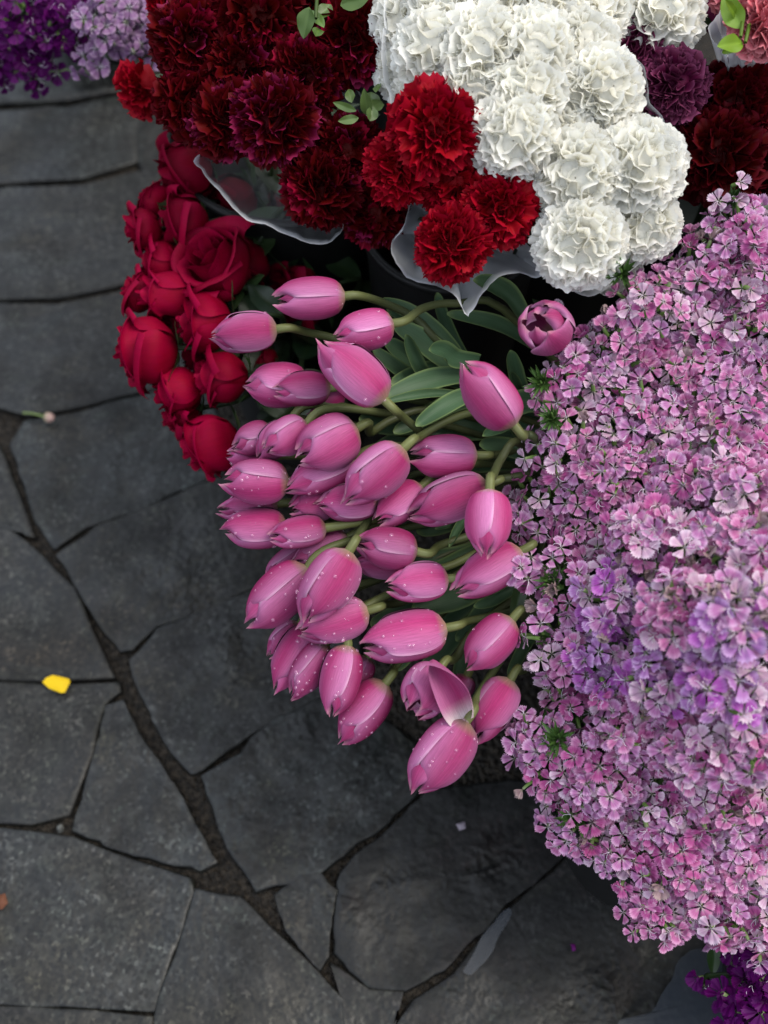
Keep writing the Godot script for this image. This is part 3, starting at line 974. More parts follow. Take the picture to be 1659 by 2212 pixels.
# tulip number, points, depth, width, fold
const BLADES := [
	[0, [820, 650, 880, 672, 940, 715, 990, 765], 1.185, 34, 0.35],
	[0, [850, 700, 905, 732, 960, 775, 1000, 800], 1.19, 46, 0.3],
	[2, [805, 752, 850, 790, 895, 818, 960, 830], 1.185, 32, 0.4],
	[2, [876, 722, 889, 762, 912, 806, 950, 840], 1.17, 34, 0.8],
	[3, [926, 756, 955, 760, 985, 778, 1035, 782], 1.165, 44, 0.6],
	[3, [830, 858, 900, 830, 960, 815, 1030, 808], 1.165, 42, 0.3],
	[3, [832, 868, 890, 855, 940, 850, 1000, 852], 1.155, 20, 0.5],
	[9, [898, 920, 945, 888, 990, 862, 1040, 846], 1.14, 38, 0.45],
	[9, [775, 905, 830, 915, 900, 912, 990, 880], 1.2, 46, 0.2],
	[15, [965, 678, 1040, 690, 1100, 712, 1175, 760], 1.2, 32, 0.4],
	[15, [1022, 606, 1062, 618, 1100, 642, 1135, 690], 1.15, 44, 0.7],
	[14, [1102, 756, 1108, 790, 1120, 830, 1150, 880], 1.18, 36, 0.6],
	[14, [1103, 806, 1112, 825, 1125, 850], 1.17, 20, 0.5],
	[2, [944, 632, 955, 680, 978, 730, 1015, 790], 1.22, 26, 0.4],
	[14, [1042, 942, 1070, 930, 1105, 915, 1140, 925], 1.17, 30, 0.7],
	[41, [970, 1182, 985, 1150, 1005, 1122, 1040, 1095], 1.16, 22, 0.8],
	[11, [940, 1143, 975, 1132, 1020, 1125, 1080, 1110], 1.17, 18, 0.5],
	[42, [1000, 1294, 1035, 1286, 1075, 1270, 1130, 1240], 1.16, 20, 0.6],
	[42, [1023, 1311, 1060, 1300, 1095, 1280, 1150, 1250], 1.165, 28, 0.6],
	[40, [890, 1318, 950, 1300, 1010, 1280, 1100, 1230], 1.19, 52, 0.25],
	[42, [1098, 1462, 1115, 1430, 1135, 1395, 1170, 1350], 1.17, 26, 0.6],
	[43, [985, 1480, 1000, 1430, 1030, 1380, 1090, 1320], 1.22, 34, 0.4],
	[37, [900, 1500, 930, 1440, 975, 1380, 1050, 1320], 1.22, 40, 0.3],
	[30, [800, 1350, 860, 1330, 940, 1290, 1040, 1220], 1.21, 44, 0.3],
	[38, [880, 1200, 940, 1210, 1010, 1200, 1100, 1160], 1.2, 46, 0.3],
	[38, [900, 1150, 960, 1130, 1030, 1090, 1120, 1060], 1.21, 44, 0.3],
	[10, [960, 1010, 1020, 1000, 1080, 995, 1160, 1000], 1.2, 46, 0.3],
	[8, [770, 1010, 850, 960, 940, 935, 1060, 930], 1.22, 44, 0.3],
	[36, [850, 1450, 900, 1380, 980, 1320, 1090, 1230], 1.235, 50, 0.3],
	[14, [1060, 880, 1110, 900, 1150, 935, 1200, 960], 1.21, 70, 0.3],
	[0, [835, 668, 890, 690, 950, 735, 1000, 790], 1.2, 36, 0.3],
	[2, [830, 735, 880, 770, 930, 800, 1000, 830], 1.2, 44, 0.3],
	[3, [845, 830, 900, 815, 960, 800, 1050, 800], 1.19, 46, 0.3],
	[9, [850, 935, 920, 900, 990, 870, 1080, 860], 1.19, 40, 0.4],
	[10, [1035, 960, 1080, 965, 1130, 975, 1180, 990], 1.18, 40, 0.3],
	[14, [1085, 905, 1110, 880, 1140, 870, 1190, 880], 1.17, 50, 0.4],
	[38, [905, 1240, 960, 1225, 1020, 1195, 1120, 1150], 1.19, 34, 0.4],
	[37, [985, 1385, 1020, 1350, 1060, 1300, 1130, 1240], 1.19, 36, 0.4],
	[9, [900, 960, 970, 935, 1050, 925, 1140, 940], 1.22, 50, 0.3],
]

func build_tulips() -> void:
	var made := []
	for row in TULIPS:
		var bk: Vector3 = B[0]
		bk += Vector3(0, 0.0, (row[1] - 1050.0) * 0.00012)
		made.append(tulip(row, bk))
	var a := lin(72, 98, 70)
	var b := lin(128, 148, 92)
	for l in BLADES:
		var k := rnd(0.7, 1.05)
		blade(made[l[0]], l[1], l[2], l[3], l[4], shade(a, k), shade(b, k))
	# the petal that has dropped open on the lowest tulip
	var t: Node3D = made[45]
	var p0 := at(1012, 1556, 1.11)
	var p1 := at(985, 1490, 1.095)
	var p2 := at(935, 1424, 1.085)
	var sm := smooth_path([p0, p1, p2], 16)
	var m := sheet(16, 12, func(s: float, tt: float) -> Array:
		var i := int(round(s * 16.0))
		var tan_ := (p2 - p0).normalized()
		var nn := to_eye(sm[i])
		var side := tan_.cross(nn).normalized()
		var w := 0.021 * pow(sin(PI * clampf(0.2 + 0.8 * s, 0.0, 1.0)), 0.7)
		var q := sm[i] + side * w * tt + nn * (0.016 * tt * tt - 0.004 * s)
		if tt > 0.3:
			q += (nn * 0.01 - side * 0.012) * pow((tt - 0.3) / 0.7, 1.5)
		var c := mix(PINK[0], PINK[1], absf(tt) * 0.8)
		c = mix(Color(0.75, 0.42, 0.05), c, smoothstep(0.02, 0.12, s))
		c = mix(Color(0.72, 0.6, 0.62), c, smoothstep(0.1, 0.4, s))
		return [q - t.position, c])
	var o := part("petal", m, M["tulip_petal"], t)
	o.set_meta("label", "petal dropped open with a yellow base")

# u, v, diameter, depth, lean right, lean up, label
const DARK_RED := [
	[405, 78, 158, 1.18, -0.3, 0.1, "dark red carnation at the top left, beside the lilac flowers"],
	[558, 30, 164, 1.17, -0.1, 0.2, "dark red carnation at the top edge, left of the green leaf"],
	[470, -40, 150, 1.19, -0.2, 0.3, "dark red carnation cut by the top edge over two others"],
	[404, 222, 138, 1.19, -0.5, -0.1, "dark red carnation at the left, right of the side turned red one"],
	[487, 262, 146, 1.165, -0.2, -0.2, "dark red carnation above the drooping plastic sleeve rim"],
	[520, 140, 142, 1.175, -0.1, 0.0, "dark red carnation in the middle of the dark bunch"],
	[590, 262, 162, 1.14, 0.0, -0.25, "dark red carnation with bright pink petal edges"],
	[668, 156, 148, 1.16, 0.1, 0.0, "dark red carnation left of the small leafy sprig"],
	[772, 84, 160, 1.16, 0.25, 0.1, "dark red carnation touching the white carnations"],
	[690, 412, 146, 1.165, -0.1, -0.35, "dark red carnation lowest of the dark bunch, over the sleeve rim"],
	[752, 330, 140, 1.175, 0.1, -0.2, "dark red carnation left of the bright red carnations"],
	[812, 462, 128, 1.2, 0.2, -0.35, "darkest red carnation below left of the bright red ones"],
	[690, 20, 110, 1.2, 0.1, 0.2, "dark red carnation behind the green leaf at the top edge"],
]
const RED := [
	[940, 268, 176, 1.07, -0.1, 0.25, "bright red carnation highest of the five, against the white bunch"],
	[856, 358, 136, 1.1, -0.5, 0.0, "bright red carnation leftmost of the five"],
	[985, 388, 140, 1.11, 0.1, -0.1, "bright red carnation in the centre of the five"],
	[1092, 450, 146, 1.09, 0.35, -0.1, "bright red carnation rightmost of the five, beside the dark leaf"],
	[976, 532, 146, 1.08, 0.0, -0.3, "bright red carnation lowest of the five, over the sleeve rim"],
]
const WHITE := [
	[872, 40, 130, 1.14, -0.5, 0.1, "white carnation at the top left corner of the white bunch"],
	[962, 10, 150, 1.11, -0.2, 0.2, "white carnation second from left along the top edge"],
	[1070, -10, 156, 1.1, 0.0, 0.3, "white carnation third from left along the top edge"],
	[1180, -5, 156, 1.1, 0.1, 0.2, "white carnation fourth from left along the top edge"],
	[1285, 10, 150, 1.12, 0.4, 0.2, "white carnation at the top edge, left of the plum ones"],
	[868, 150, 110, 1.15, -0.6, -0.1, "white carnation at the left side touching the dark red ones"],
	[940, 108, 150, 1.1, -0.2, 0.0, "white carnation with cream heart in the second row, at left"],
	[1045, 105, 160, 1.08, 0.0, 0.1, "white carnation with cream heart in the middle of the second row"],
	[1155, 112, 152, 1.08, 0.1, 0.1, "white carnation in the second row, right of the middle"],
	[1250, 95, 140, 1.1, 0.3, 0.1, "white carnation at the right end of the second row"],
	[915, 205, 116, 1.13, -0.4, -0.2, "white carnation just above left of the highest bright red one"],
	[1020, 205, 150, 1.09, 0.0, 0.0, "white carnation above right of the highest bright red one"],
	[1140, 205, 156, 1.075, 0.1, 0.0, "white carnation in the heart of the white bunch"],
	[1225, 215, 140, 1.09, 0.1, -0.1, "white carnation left of the round one by the sleeve edge"],
	[1306, 192, 150, 1.085, 0.45, 0.0, "round white carnation at the right against the grey sleeve edge"],
	[1110, 300, 158, 1.07, -0.05, -0.25, "pinkish white carnation right next to the bright red ones"],
	[1212, 292, 136, 1.095, 0.1, -0.2, "white carnation above the white fold of plastic"],
	[1300, 268, 116, 1.1, 0.3, -0.3, "white carnation above the dark leaf at the right"],
	[1246, 382, 156, 1.08, -0.1, -0.2, "white carnation right of the pale plastic fold, in the lower group"],
	[1388, 362, 158, 1.08, 0.3, -0.1, "white carnation with loose outer petals at the lower right"],
	[1252, 534, 158, 1.08, -0.1, -0.4, "white carnation lowest of all, above the open tulip"],
	[1392, 492, 126, 1.11, 0.1, -0.5, "white carnation seen side on above the sweet williams"],
	[1330, 580, 92, 1.15, 0.2, -0.6, "white carnation mostly hidden behind the lowest white one"],
	[1433, 22, 146, 1.13, 0.2, 0.0, "white carnation apart at the top, right of the white bunch"],
]
const PLUM := [
	[1378, 98, 122, 1.14, 0.2, 0.2, "plum purple carnation upper of two beside the white bunch"],
	[1462, 182, 128, 1.13, 0.3, 0.0, "plum purple carnation lower right of two beside the white bunch"],
	[1448, 256, 88, 1.17, 0.0, -0.5, "dark plum carnation with pale petal rims under the two plum ones"],
]
const EDGE_RED := [
	[1592, 212, 156, 1.16, 0.0, 0.2, "very dark red carnation under the coral one's sleeve"],
	[1550, 338, 176, 1.15, -0.1, -0.2, "very dark red carnation above the top of the sweet williams"],
	[1662, 372, 140, 1.18, 0.2, -0.3, "very dark red carnation cut by the right edge"],
	[1680, 200, 120, 1.19, 0.2, 0.2, "very dark red carnation highest at the right edge"],
]

func lean(p: Vector3, rx: float, uy: float) -> Vector3:
	return (to_eye(p) + Vector3(0, 0.25, 0) + cam_basis.x * rx * 1.3 + cam_basis.y * uy * 1.3).normalized()

func bunch(rows: Array, kind: String, group: String, where: int, m: Material, n := 78) -> void:
	for r in rows:
		var p := at(r[0], r[1], r[3])
		var R: float = r[2] * 0.5 / F * r[3]
		carnation(kind, r[6], group, p - to_eye(p) * R * 0.45, R * (1.16 if kind == "white" else 1.04) * rnd(0.97, 1.04), lean(p, r[4], r[5]), foot_in(where), m, n)

func build_carnations() -> void:
	carnation_petals("dark", Color(0.052, 0.0003, 0.003), Color(0.075, 0.0008, 0.008), Color(0.038, 0.0002, 0.002), 0.13)
	carnation_petals("bright_edge", Color(0.08, 0.0012, 0.008), Color(0.2, 0.014, 0.06), Color(0.05, 0.0007, 0.004), 0.14)
	carnation_petals("redder", Color(0.13, 0.0006, 0.01), Color(0.17, 0.002, 0.02), Color(0.08, 0.0004, 0.005), 0.1, 0.8)  # brighter red petals, a few mixed into the dark heads
	carn["dark"] += carn["redder"].slice(0, 1) + carn["bright_edge"].slice(0, 1)
	carn["bright_edge"] = carn["bright_edge"].slice(0, 4) + carn["dark"]
	carnation_petals("red", Color(0.225, 0.0002, 0.008), Color(0.26, 0.0012, 0.014), Color(0.17, 0.0002, 0.006), 0.12)
	carnation_petals("white", Color(0.92, 0.91, 0.85), Color(0.93, 0.925, 0.9), Color(0.92, 0.88, 0.74), 0.07, 0.62, 0.14)
	carnation_petals("plum", Color(0.09, 0.009, 0.037), Color(0.2, 0.05, 0.11), Color(0.05, 0.005, 0.022), 0.1)
	carnation_petals("edge_dark", Color(0.045, 0.0008, 0.003), Color(0.06, 0.0015, 0.006), Color(0.035, 0.0006, 0.002), 0.1)
	carnation_petals("coral", Color(0.55, 0.12, 0.15), Color(0.62, 0.24, 0.26), Color(0.5, 0.09, 0.11), 0.07)
	var cm: Material = M["carnation_petal"]
	var dark := DARK_RED.duplicate()
	var pinky := [dark[6]]
	dark.remove_at(6)
	bunch(dark, "dark", "dark red carnations", 5, cm)
	bunch(pinky, "bright_edge", "dark red carnations", 5, cm)
	bunch(RED, "red", "bright red carnations", 6, cm)
	bunch(WHITE, "white", "white carnations", 7, M["white_petal"], 100)
	bunch(PLUM, "plum", "plum carnations", 8, cm)
	bunch(EDGE_RED, "edge_dark", "very dark red carnations at the right edge", 8, cm)
	var p := at(1655, 42, 1.1)
	carnation("coral", "coral pink carnation in a plastic sleeve at the top right corner", "", p, 0.03, lean(p, -0.15, 0.1), foot_in(8), cm)
	p = at(1590, -20, 1.14)
	carnation("coral", "pale pink carnation cut by the top edge left of the coral one", "", p, 0.022, lean(p, -0.2, -0.2), foot_in(8), cm)
	# seen from the side
	p = at(300, 192, 1.3)
	carnation("red", "bright red carnation turned sideways showing its green calyx, at left", "", p, 0.03, (-cam_basis.x * 0.9 - cam_basis.y * 0.35 + to_eye(p) * 0.15).normalized(), foot_in(5), cm, 44, 0.62)
	p = at(356, 4, 1.26)
	carnation("red", "bright red carnation cut by the top edge beside the lilac flowers", "", p, 0.018, lean(p, -0.2, 0.1), foot_in(5), cm)
	p = at(1560, 10, 1.2)
	carnation("plum", "plum carnation bud with a thick green calyx at the top right", "", p, 0.034, (cam_basis.x * 0.75 + cam_basis.y * 0.65 + to_eye(p) * 0.2).normalized(), foot_in(8), cm, 30, 0.35)
	var bright := lin(88, 112, 30)
	sprig("green leaves between two dark red carnations at the top edge", 682, 40, 1.14, [[668, 15, 655, 84, 40], [690, 40, 715, 8, 34], [700, 60, 672, 20, 22], [735, 12, 800, -8, 36], [690, 62, 680, 84, 26]], lin(66, 88, 36), foot_in(5))
	sprig("small leafy sprig between the dark red and the white carnations", 790, 240, 1.15, [[800, 238, 802, 195, 44], [798, 240, 826, 214, 34], [795, 250, 786, 198, 26], [770, 240, 722, 222, 18], [775, 255, 730, 262, 20], [800, 262, 806, 228, 28], [812, 200, 820, 176, 18], [760, 222, 752, 190, 22]], lin(74, 92, 48), foot_in(5))
	sprig("dark green leaf between the red and the lowest white carnations", 1130, 500, 1.13, [[1130, 516, 1196, 506, 62], [1140, 470, 1180, 470, 40]], lin(34, 50, 34), foot_in(6))
	sprig("dark leaf below the round white carnation at the sleeve edge", 1360, 280, 1.13, [[1350, 300, 1416, 262, 44], [1340, 310, 1380, 318, 30]], lin(40, 50, 32), foot_in(7))
	sprig("bright green leaves left of the coral pink carnation", 1600, 80, 1.085, [[1602, 62, 1562, -12, 48], [1592, 40, 1572, 0, 20]], bright, foot_in(8))
	sprig("folded green leaf under the coral pink carnation", 1610, 92, 1.085, [[1604, 92, 1546, 102, 40], [1590, 100, 1560, 114, 22]], bright, foot_in(8))

# base u, v, tip u, v, width, depth, tip towards the eye, tone
const ROSES := [
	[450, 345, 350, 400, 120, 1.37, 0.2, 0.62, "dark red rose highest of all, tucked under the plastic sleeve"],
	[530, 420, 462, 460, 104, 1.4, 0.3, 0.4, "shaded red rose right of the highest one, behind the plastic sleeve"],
	[350, 450, 300, 412, 74, 1.36, 0.2, 0.9, "small red rose bud at the upper left of the heap"],
	[335, 492, 266, 500, 84, 1.34, 0.2, 0.85, "red rose at the left side below the small bud"],
	[440, 480, 335, 478, 116, 1.35, 0.3, 0.85, "wide red rose above the one that faces the viewer"],
	[470, 575, 425, 528, 150, 1.31, 0.9, 0.85, "open red rose facing the viewer with its spiral centre"],
	[395, 575, 300, 565, 88, 1.34, 0.1, 0.9, "smooth red rose left of the open rose"],
	[325, 640, 262, 615, 82, 1.34, 0.2, 0.85, "red rose with ruffled tip at the left edge, upper"],
	[442, 632, 290, 642, 92, 1.32, 0.1, 1.05, "long red rose with a green sepal below the smooth one"],
	[505, 690, 374, 700, 118, 1.3, 0.15, 0.9, "big red rose left of the pale pink tulip"],
	[372, 752, 243, 758, 142, 1.31, 0.15, 0.95, "largest red rose, farthest left over the paving"],
	[440, 838, 328, 852, 96, 1.32, 0.2, 0.95, "red rose with curled tip below the largest one"],
	[540, 812, 416, 818, 102, 1.3, 0.1, 0.9, "red rose touching the tulip with the pale scratch"],
	[440, 880, 345, 905, 76, 1.34, 0.1, 0.75, "dark red rose squeezed in above the lowest one"],
	[518, 935, 392, 980, 124, 1.31, 0.05, 1.0, "lowest red rose with a pale scratch on its petals"],
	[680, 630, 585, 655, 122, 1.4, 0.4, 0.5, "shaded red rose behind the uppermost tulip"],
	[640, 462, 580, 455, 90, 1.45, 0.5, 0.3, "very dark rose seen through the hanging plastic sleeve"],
	[590, 790, 545, 770, 60, 1.38, 0.2, 0.6, "small dark rose behind the pale pink tulip"],
	[420, 420, 350, 440, 96, 1.39, 0.2, 0.7, "dark red rose wedged behind the wide rose"],
	[395, 660, 330, 690, 96, 1.37, 0.2, 0.7, "dark red rose wedged above the largest rose"],
	[460, 760, 390, 775, 100, 1.36, 0.2, 0.65, "dark red rose wedged right of the largest rose"],
	[400, 535, 330, 530, 84, 1.38, 0.2, 0.7, "dark red rose wedged left behind the open rose"],
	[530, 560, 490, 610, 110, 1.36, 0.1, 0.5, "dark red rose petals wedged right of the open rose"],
]

func build_roses() -> void:
	for r in ROSES:
		var z: float = r[5]
		var app: float = Vector2(r[2] - r[0], r[3] - r[1]).length() / F * z
		var a := at(r[0], r[1], z)
		var R: float = r[4] * 0.5 / F * z * 1.06
		var b := at(r[2], r[3], z - app * float(r[6]))
		if (b - a).length() < R * 1.9:
			a = b - (b - a).normalized() * R * 1.9
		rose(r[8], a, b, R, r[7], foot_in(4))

const MASS := [
	[1598, 475, 0], [1655, 500, 0], [1520, 560, 0], [1630, 590, 0], [1400, 655, 0], [1510, 680, 0], [1640, 705, 0],
	[1310, 742, 0], [1425, 780, 0], [1555, 810, 0], [1680, 820, 0], [1215, 820, 0], [1330, 875, 0], [1460, 905, 0], [1590, 935, 0],
	[1205, 955, 1], [1325, 1005, 1], [1455, 1035, 1], [1590, 1060, 1], [1700, 1060, 1], [1150, 1085, 1], [1255, 1125, 1], [1385, 1160, 1], [1520, 1180, 1], [1645, 1190, 1],
	[1215, 1260, 2], [1330, 1290, 2], [1465, 1315, 2], [1600, 1330, 2], [1720, 1330, 2], [1190, 1390, 2], [1300, 1430, 2], [1430, 1460, 2], [1565, 1475, 2], [1690, 1480, 2],
	[1235, 1530, 2], [1350, 1570, 2], [1480, 1610, 2], [1610, 1620, 2], [1165, 1640, 3], [1285, 1690, 3], [1410, 1730, 3], [1545, 1750, 3], [1675, 1760, 3],
	[1225, 1775, 3], [1340, 1835, 3], [1465, 1875, 3], [1595, 1890, 3], [1700, 1900, 3], [1425, 1965, 3], [1560, 1990, 3], [1665, 2010, 3],
]
const ROW_WORDS := ["upper end", "upper middle", "lower middle", "lower end"]

func build_sweet_williams() -> void:
	floret_cores()
	floret_kind("lilac", Color(0.318, 0.096, 0.253), Color(0.543, 0.338, 0.501), Color(0.430, 0.362, 0.372))
	floret_kind("pink", Color(0.361, 0.086, 0.231), Color(0.578, 0.306, 0.466), Color(0.445, 0.362, 0.372))
	floret_kind("pale", Color(0.433, 0.247, 0.364), Color(0.613, 0.482, 0.571), Color(0.461, 0.402, 0.372))
	floret_kind("rose", Color(0.289, 0.040, 0.167), Color(0.455, 0.161, 0.328), Color(0.353, 0.255, 0.283))
	floret_kind("violet", Color(0.304, 0.105, 0.322), Color(0.526, 0.338, 0.571), Color(0.430, 0.362, 0.410))
	floret_kind("orchid", Color(0.259, 0.040, 0.266), Color(0.438, 0.178, 0.449), Color(0.384, 0.282, 0.372))
	floret_kind("magenta", Color(0.06, 0.0004, 0.064), Color(0.08, 0.0015, 0.082), Color(0.045, 0.002, 0.045))
	floret_kind("wilted", Color(0.34, 0.22, 0.24), Color(0.4, 0.3, 0.29), Color(0.28, 0.26, 0.18))
	floret_kind("dull_lilac", Color(0.19, 0.085, 0.2), Color(0.3, 0.2, 0.3), Color(0.25, 0.24, 0.24))
	var pinks := ["lilac", "lilac", "pink", "pink", "pale", "rose"]
	var violets := ["lilac", "violet", "violet", "lilac", "orchid", "pale", "pale"]
	var ordinal := ["first", "second", "third", "fourth", "fifth", "sixth", "seventh", "eighth", "ninth", "tenth", "eleventh", "twelfth", "thirteenth", "fourteenth", "fifteenth", "sixteenth", "seventeenth", "eighteenth", "nineteenth", "twentieth"]
	var count := [0, 0, 0, 0]
	for h in MASS:
		var u: float = h[0]
		var v: float = h[1]
		var k: int = h[2]
		var z := 1.135 - 0.165 * exp(-pow((u - 1590.0) / 280.0, 2.0) - pow((v - 1370.0) / 330.0, 2.0)) + rnd(-0.014, 0.014)
		if u < 1260.0 and v > 1000.0:
			z += 0.02
		var p := at(u, v, z)
		var n := (to_eye(p) * 0.85 + Vector3(0, 0.35, 0) + cam_basis.x * (u - 1500.0) / 520.0 - cam_basis.y * (v - 1250.0) / 1000.0).normalized()
		var violet_ := clampf(1.0 - absf(v - 1420.0) / 330.0, 0.0, 1.0)
		var big := exp(-pow((u - 1600.0) / 220.0, 2.0) - pow((v - 1400.0) / 330.0, 2.0))
		var kinds := pinks
		if rng.randf() < violet_ * 0.65:
			kinds = violets
		var tone: String = "violet pink" if kinds == violets else "pale pink"
		var row: String = ROW_WORDS[k]
		var nm: String = ordinal[count[k]]
		count[k] += 1
		var label := "%s sweet william cluster, %s from the top in the mass's %s" % [tone, nm, row]
		var b := 1 if v < 1000.0 else (2 if v < 1500.0 else 3)
		sweet_william(label, "pale pink sweet williams in one mass", p, n, 82.0 / F * z, int((21 if u < 1262.0 else 32) * lerpf(1.0, 0.72, big)), kinds, lerpf(0.0124, 0.0168, big), foot_in(b))
	# loose sprays at the rim
	var s := [
		[1118, 1228, 1.12, 0.012, 6, "lilac", "three florets of sweet william lying on the neck of a deep pink tulip", 2],
		[1165, 1580, 1.13, 0.018, 8, "lilac", "loose pale sweet william spray at the left rim, right of the lowest tulips", 3],
		[1190, 690, 1.2, 0.012, 3, "pale", "few pale sweet william florets under the open pink tulip", 1],
		[1580, 425, 1.13, 0.012, 3, "pale", "single pale floret standing up at the very top of the mass", 1],
		[1400, 1990, 1.15, 0.018, 7, "pink", "loose pink sweet william spray at the lowest left rim", 3],
	]
	for r in s:
		var p := at(r[0], r[1], r[2])
		var kinds := [r[5]]
		sweet_william(r[6], "loose sweet william sprays", p, (to_eye(p) + Vector3(-0.3, 0.3, 0)).normalized(), r[3] * 1.4, r[4], kinds, 0.013, foot_in(r[7]))
	# green unopened heads
	var green := [
		[1345, 590, 1.1, 1, 0.026, "green spiky unopened sweet william head beside the side on white carnation"],
		[1172, 828, 1.115, 1, 0.022, "green unopened sweet william head right of the big upright tulip"],
		[1195, 905, 1.11, 1, 0.02, "green sweet william bracts bare of florets, left rim above the middle"],
		[1196, 1255, 1.12, 2, 0.022, "green unopened sweet william head right of the deep pink tulip"],
		[1205, 1600, 1.12, 3, 0.026, "green bracts beside the loose spray at the left rim"],
		[1245, 1768, 1.14, 3, 0.026, "green unopened sweet william head at the lower left rim"],
	]
	for r in green:
		var gp := at(r[0], r[1], r[2])
		var gt := thing("sweet_william", r[5], "sweet william", foot_in(r[3]), "loose sweet william sprays")
		part("bracts", bracts(r[4], 48, lin(70, 98, 48)), M["small_leaf"], gt, Transform3D(aim(to_eye(gp) + Vector3(-0.5, 0.4, 0), 0.0), gp - gt.position))
		part("stem", tube(smooth_path([gp - gt.position, (gp - gt.position) * 0.6 + Vector3(0, -0.02, 0), Vector3.ZERO], 8), func(_s: float) -> float: return 0.0025, 6, func(_s: float) -> Color: return lin(50, 70, 36)), M["stem"], gt)
	# top left and bottom right
	var far := [
		[30, 40, 1.42, "magenta", "magenta sweet william cluster in the top left corner"],
		[125, 50, 1.42, "magenta", "magenta sweet william cluster touching the lilac one at top left"],
		[70, 120, 1.46, "magenta", "magenta sweet william cluster hanging lowest at top left"],
		[-20, 120, 1.46, "magenta", "magenta sweet william cluster cut by the left edge at top"],
		[225, 40, 1.38, "dull_lilac", "lilac sweet william cluster right of the magenta ones at top left"],
		[300, 60, 1.4, "dull_lilac", "lilac sweet william cluster touching the dark red carnations"],
		[290, -20, 1.4, "dull_lilac", "lilac sweet william cluster cut by the top edge"],
		[150, -30, 1.42, "magenta", "magenta sweet william cluster cut by the top edge"],
	]
	for r in far:
		var p := at(r[0], r[1], r[2])
		sweet_william(r[3 + 1], "magenta and lilac sweet williams at top left", p, lean(p, -0.1, 0.0), 0.036, 22, [r[3]], 0.0145, foot_in(9))
	var p2 := at(192, 140, 1.42)
	sweet_william("few lilac florets hanging left of the side turned red carnation", "magenta and lilac sweet williams at top left", p2, lean(p2, -0.5, -0.3), 0.018, 6, ["dull_lilac"], 0.014, foot_in(9))
	var p3 := at(75, 178, 1.48)
	sweet_william("few magenta florets dangling over the paving at top left", "magenta and lilac sweet williams at top left", p3, lean(p3, -0.2, -0.4), 0.012, 3, ["magenta"], 0.011, foot_in(9))
	var low := [
		[1655, 2090, 1.17, "dark magenta sweet william cluster under the lowest pink one at bottom right"],
		[1630, 2190, 1.15, "bright magenta sweet william cluster in the bottom right corner"],
		[1720, 2150, 1.15, "magenta sweet william cluster cut by the right edge at bottom"],
	]
	for r in low:
		var p := at(r[0], r[1], r[2])
		sweet_william(r[3], "magenta sweet williams at bottom right", p, lean(p, -0.2, -0.2), 0.034, 22, ["magenta"], 0.0165, foot_in(10))
	var p4 := at(1522, 2122, 1.19)
	sweet_william("single magenta floret low beside the puddle at bottom right", "magenta sweet williams at bottom right", p4, lean(p4, -0.6, -0.5), 0.008, 2, ["magenta"], 0.012, foot_in(10))
	var p5 := at(1662, 1620, 1.14)
	sweet_william("magenta sweet william cluster showing through the pink mass at the right edge", "magenta sweet williams at bottom right", p5, lean(p5, 0.0, 0.0), 0.03, 16, ["magenta", "orchid"], 0.015, foot_in(3))

func flat_scrap(label: String, called: String, cat: String, poly: Array, h: float, c: Color, bulge: float) -> void:
	var pts := []
	var m := Vector3.ZERO
	for i in poly.size() / 2:
		pts.append(on_ground(poly[i * 2], poly[i * 2 + 1], h))
		m += pts[-1] / (poly.size() / 2.0)
	pts.append(pts[0])
	var n := 4 * (pts.size() - 1)
	var edge := []
	for i in n + 1:
		var x := float(i) / n * (pts.size() - 1)
		var a := mini(int(x), pts.size() - 2)
		edge.append(pts[a].lerp(pts[a + 1], x - a))
	var st := SurfaceTool.new()
	st.begin(Mesh.PRIMITIVE_TRIANGLES)
	for side in 2:
		st.append_from(sheet(4, n, func(s: float, t: float) -> Array:
			var i := int(round((t * 0.5 + 0.5) * n))
			var p: Vector3 = edge[i].lerp(m, s) - m
			return [p + Vector3(0, bulge * (1.0 - pow(1.0 - s, 2.0)) + side * 0.0012 + bulge * 0.5 * sin(p.x * 160.0), 0), c]), 0, Transform3D())
	var o := part(called, st.commit(), M["paper"])
	o.position = m
	tag(o, label, cat)

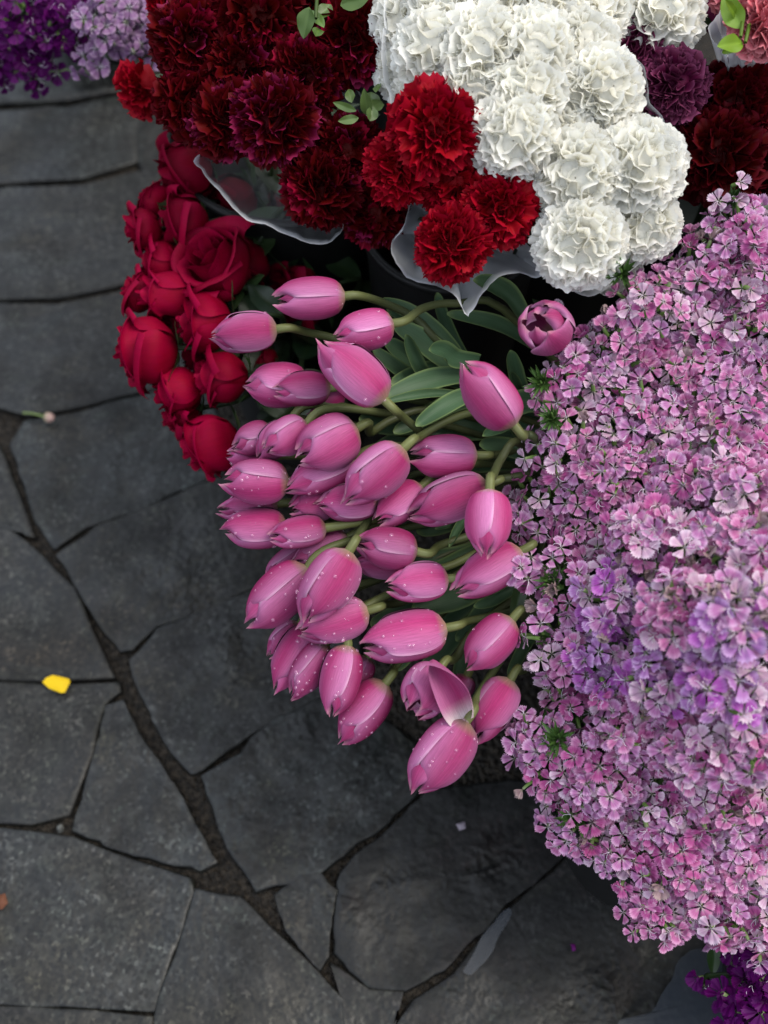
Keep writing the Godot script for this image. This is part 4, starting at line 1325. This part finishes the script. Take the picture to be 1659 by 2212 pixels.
func build_litter() -> void:
	flat_scrap("small bright yellow scrap lying on the paving at left", "paper_scrap", "scrap", [92, 1474, 100, 1464, 113, 1458, 150, 1468, 152, 1474, 141, 1497, 133, 1498, 105, 1486], 0.008, Color(0.55, 0.36, 0.005), 0.003)
	flat_scrap("brown leaf scrap at the left edge of the paving", "fallen_leaf", "leaf", [-8, 1935, 12, 1930, 18, 1952, 4, 1966, -10, 1960], 0.007, Color(0.09, 0.035, 0.018), 0.004)
	flat_scrap("tiny purple petal fallen on the dark stone at bottom right", "fallen_petal", "petal", [1233, 2038, 1242, 2040, 1244, 2053, 1236, 2055], 0.006, Color(0.07, 0.003, 0.07), 0.002)
	flat_scrap("tiny pale petal fallen left of the sweet williams", "fallen_petal", "petal", [985, 1780, 1004, 1776, 1006, 1790, 992, 1794], 0.006, Color(0.18, 0.15, 0.18), 0.002)
	# fallen bud with its stalk
	var p := on_ground(96, 900, 0.012)
	var t := thing("fallen_bud", "small pale fallen flower bud with stalk on the paving at left", "flower bud", p)
	var g := lin(112, 128, 76)
	var a := on_ground(50, 892, 0.006) - p
	part("stalk", tube(smooth_path([a, a * 0.5 + Vector3(0, 0.003, 0), Vector3.ZERO], 6), func(_s: float) -> float: return 0.0018, 6, func(_s: float) -> Color: return g), M["stem"], t)
	part("bud", tube(smooth_path([Vector3.ZERO, -a * 0.2, -a * 0.45], 8), func(s: float) -> float: return 0.0075 * sin(PI * clampf(0.12 + 0.8 * s, 0, 1)), 10, func(s: float) -> Color: return mix(g, lin(196, 160, 150), s * 1.3)), M["stem"], t)
	# bits of gravel in the joints
	var q := on_ground(130, 1790, 0.003)
	var st := tube(smooth_path([q - q + Vector3(-0.004, 0, 0), Vector3.ZERO, Vector3(0.004, 0, 0.001)], 8), func(s: float) -> float: return 0.0055 * sqrt(maxf(0.0, sin(PI * s))), 10, func(_s: float) -> Color: return Color(0.3, 0.3, 0.29))
	var o := part("pebble", st, M["stone"])
	o.position = q
	tag(o, "single pale pebble in the joint at lower left", "pebble")
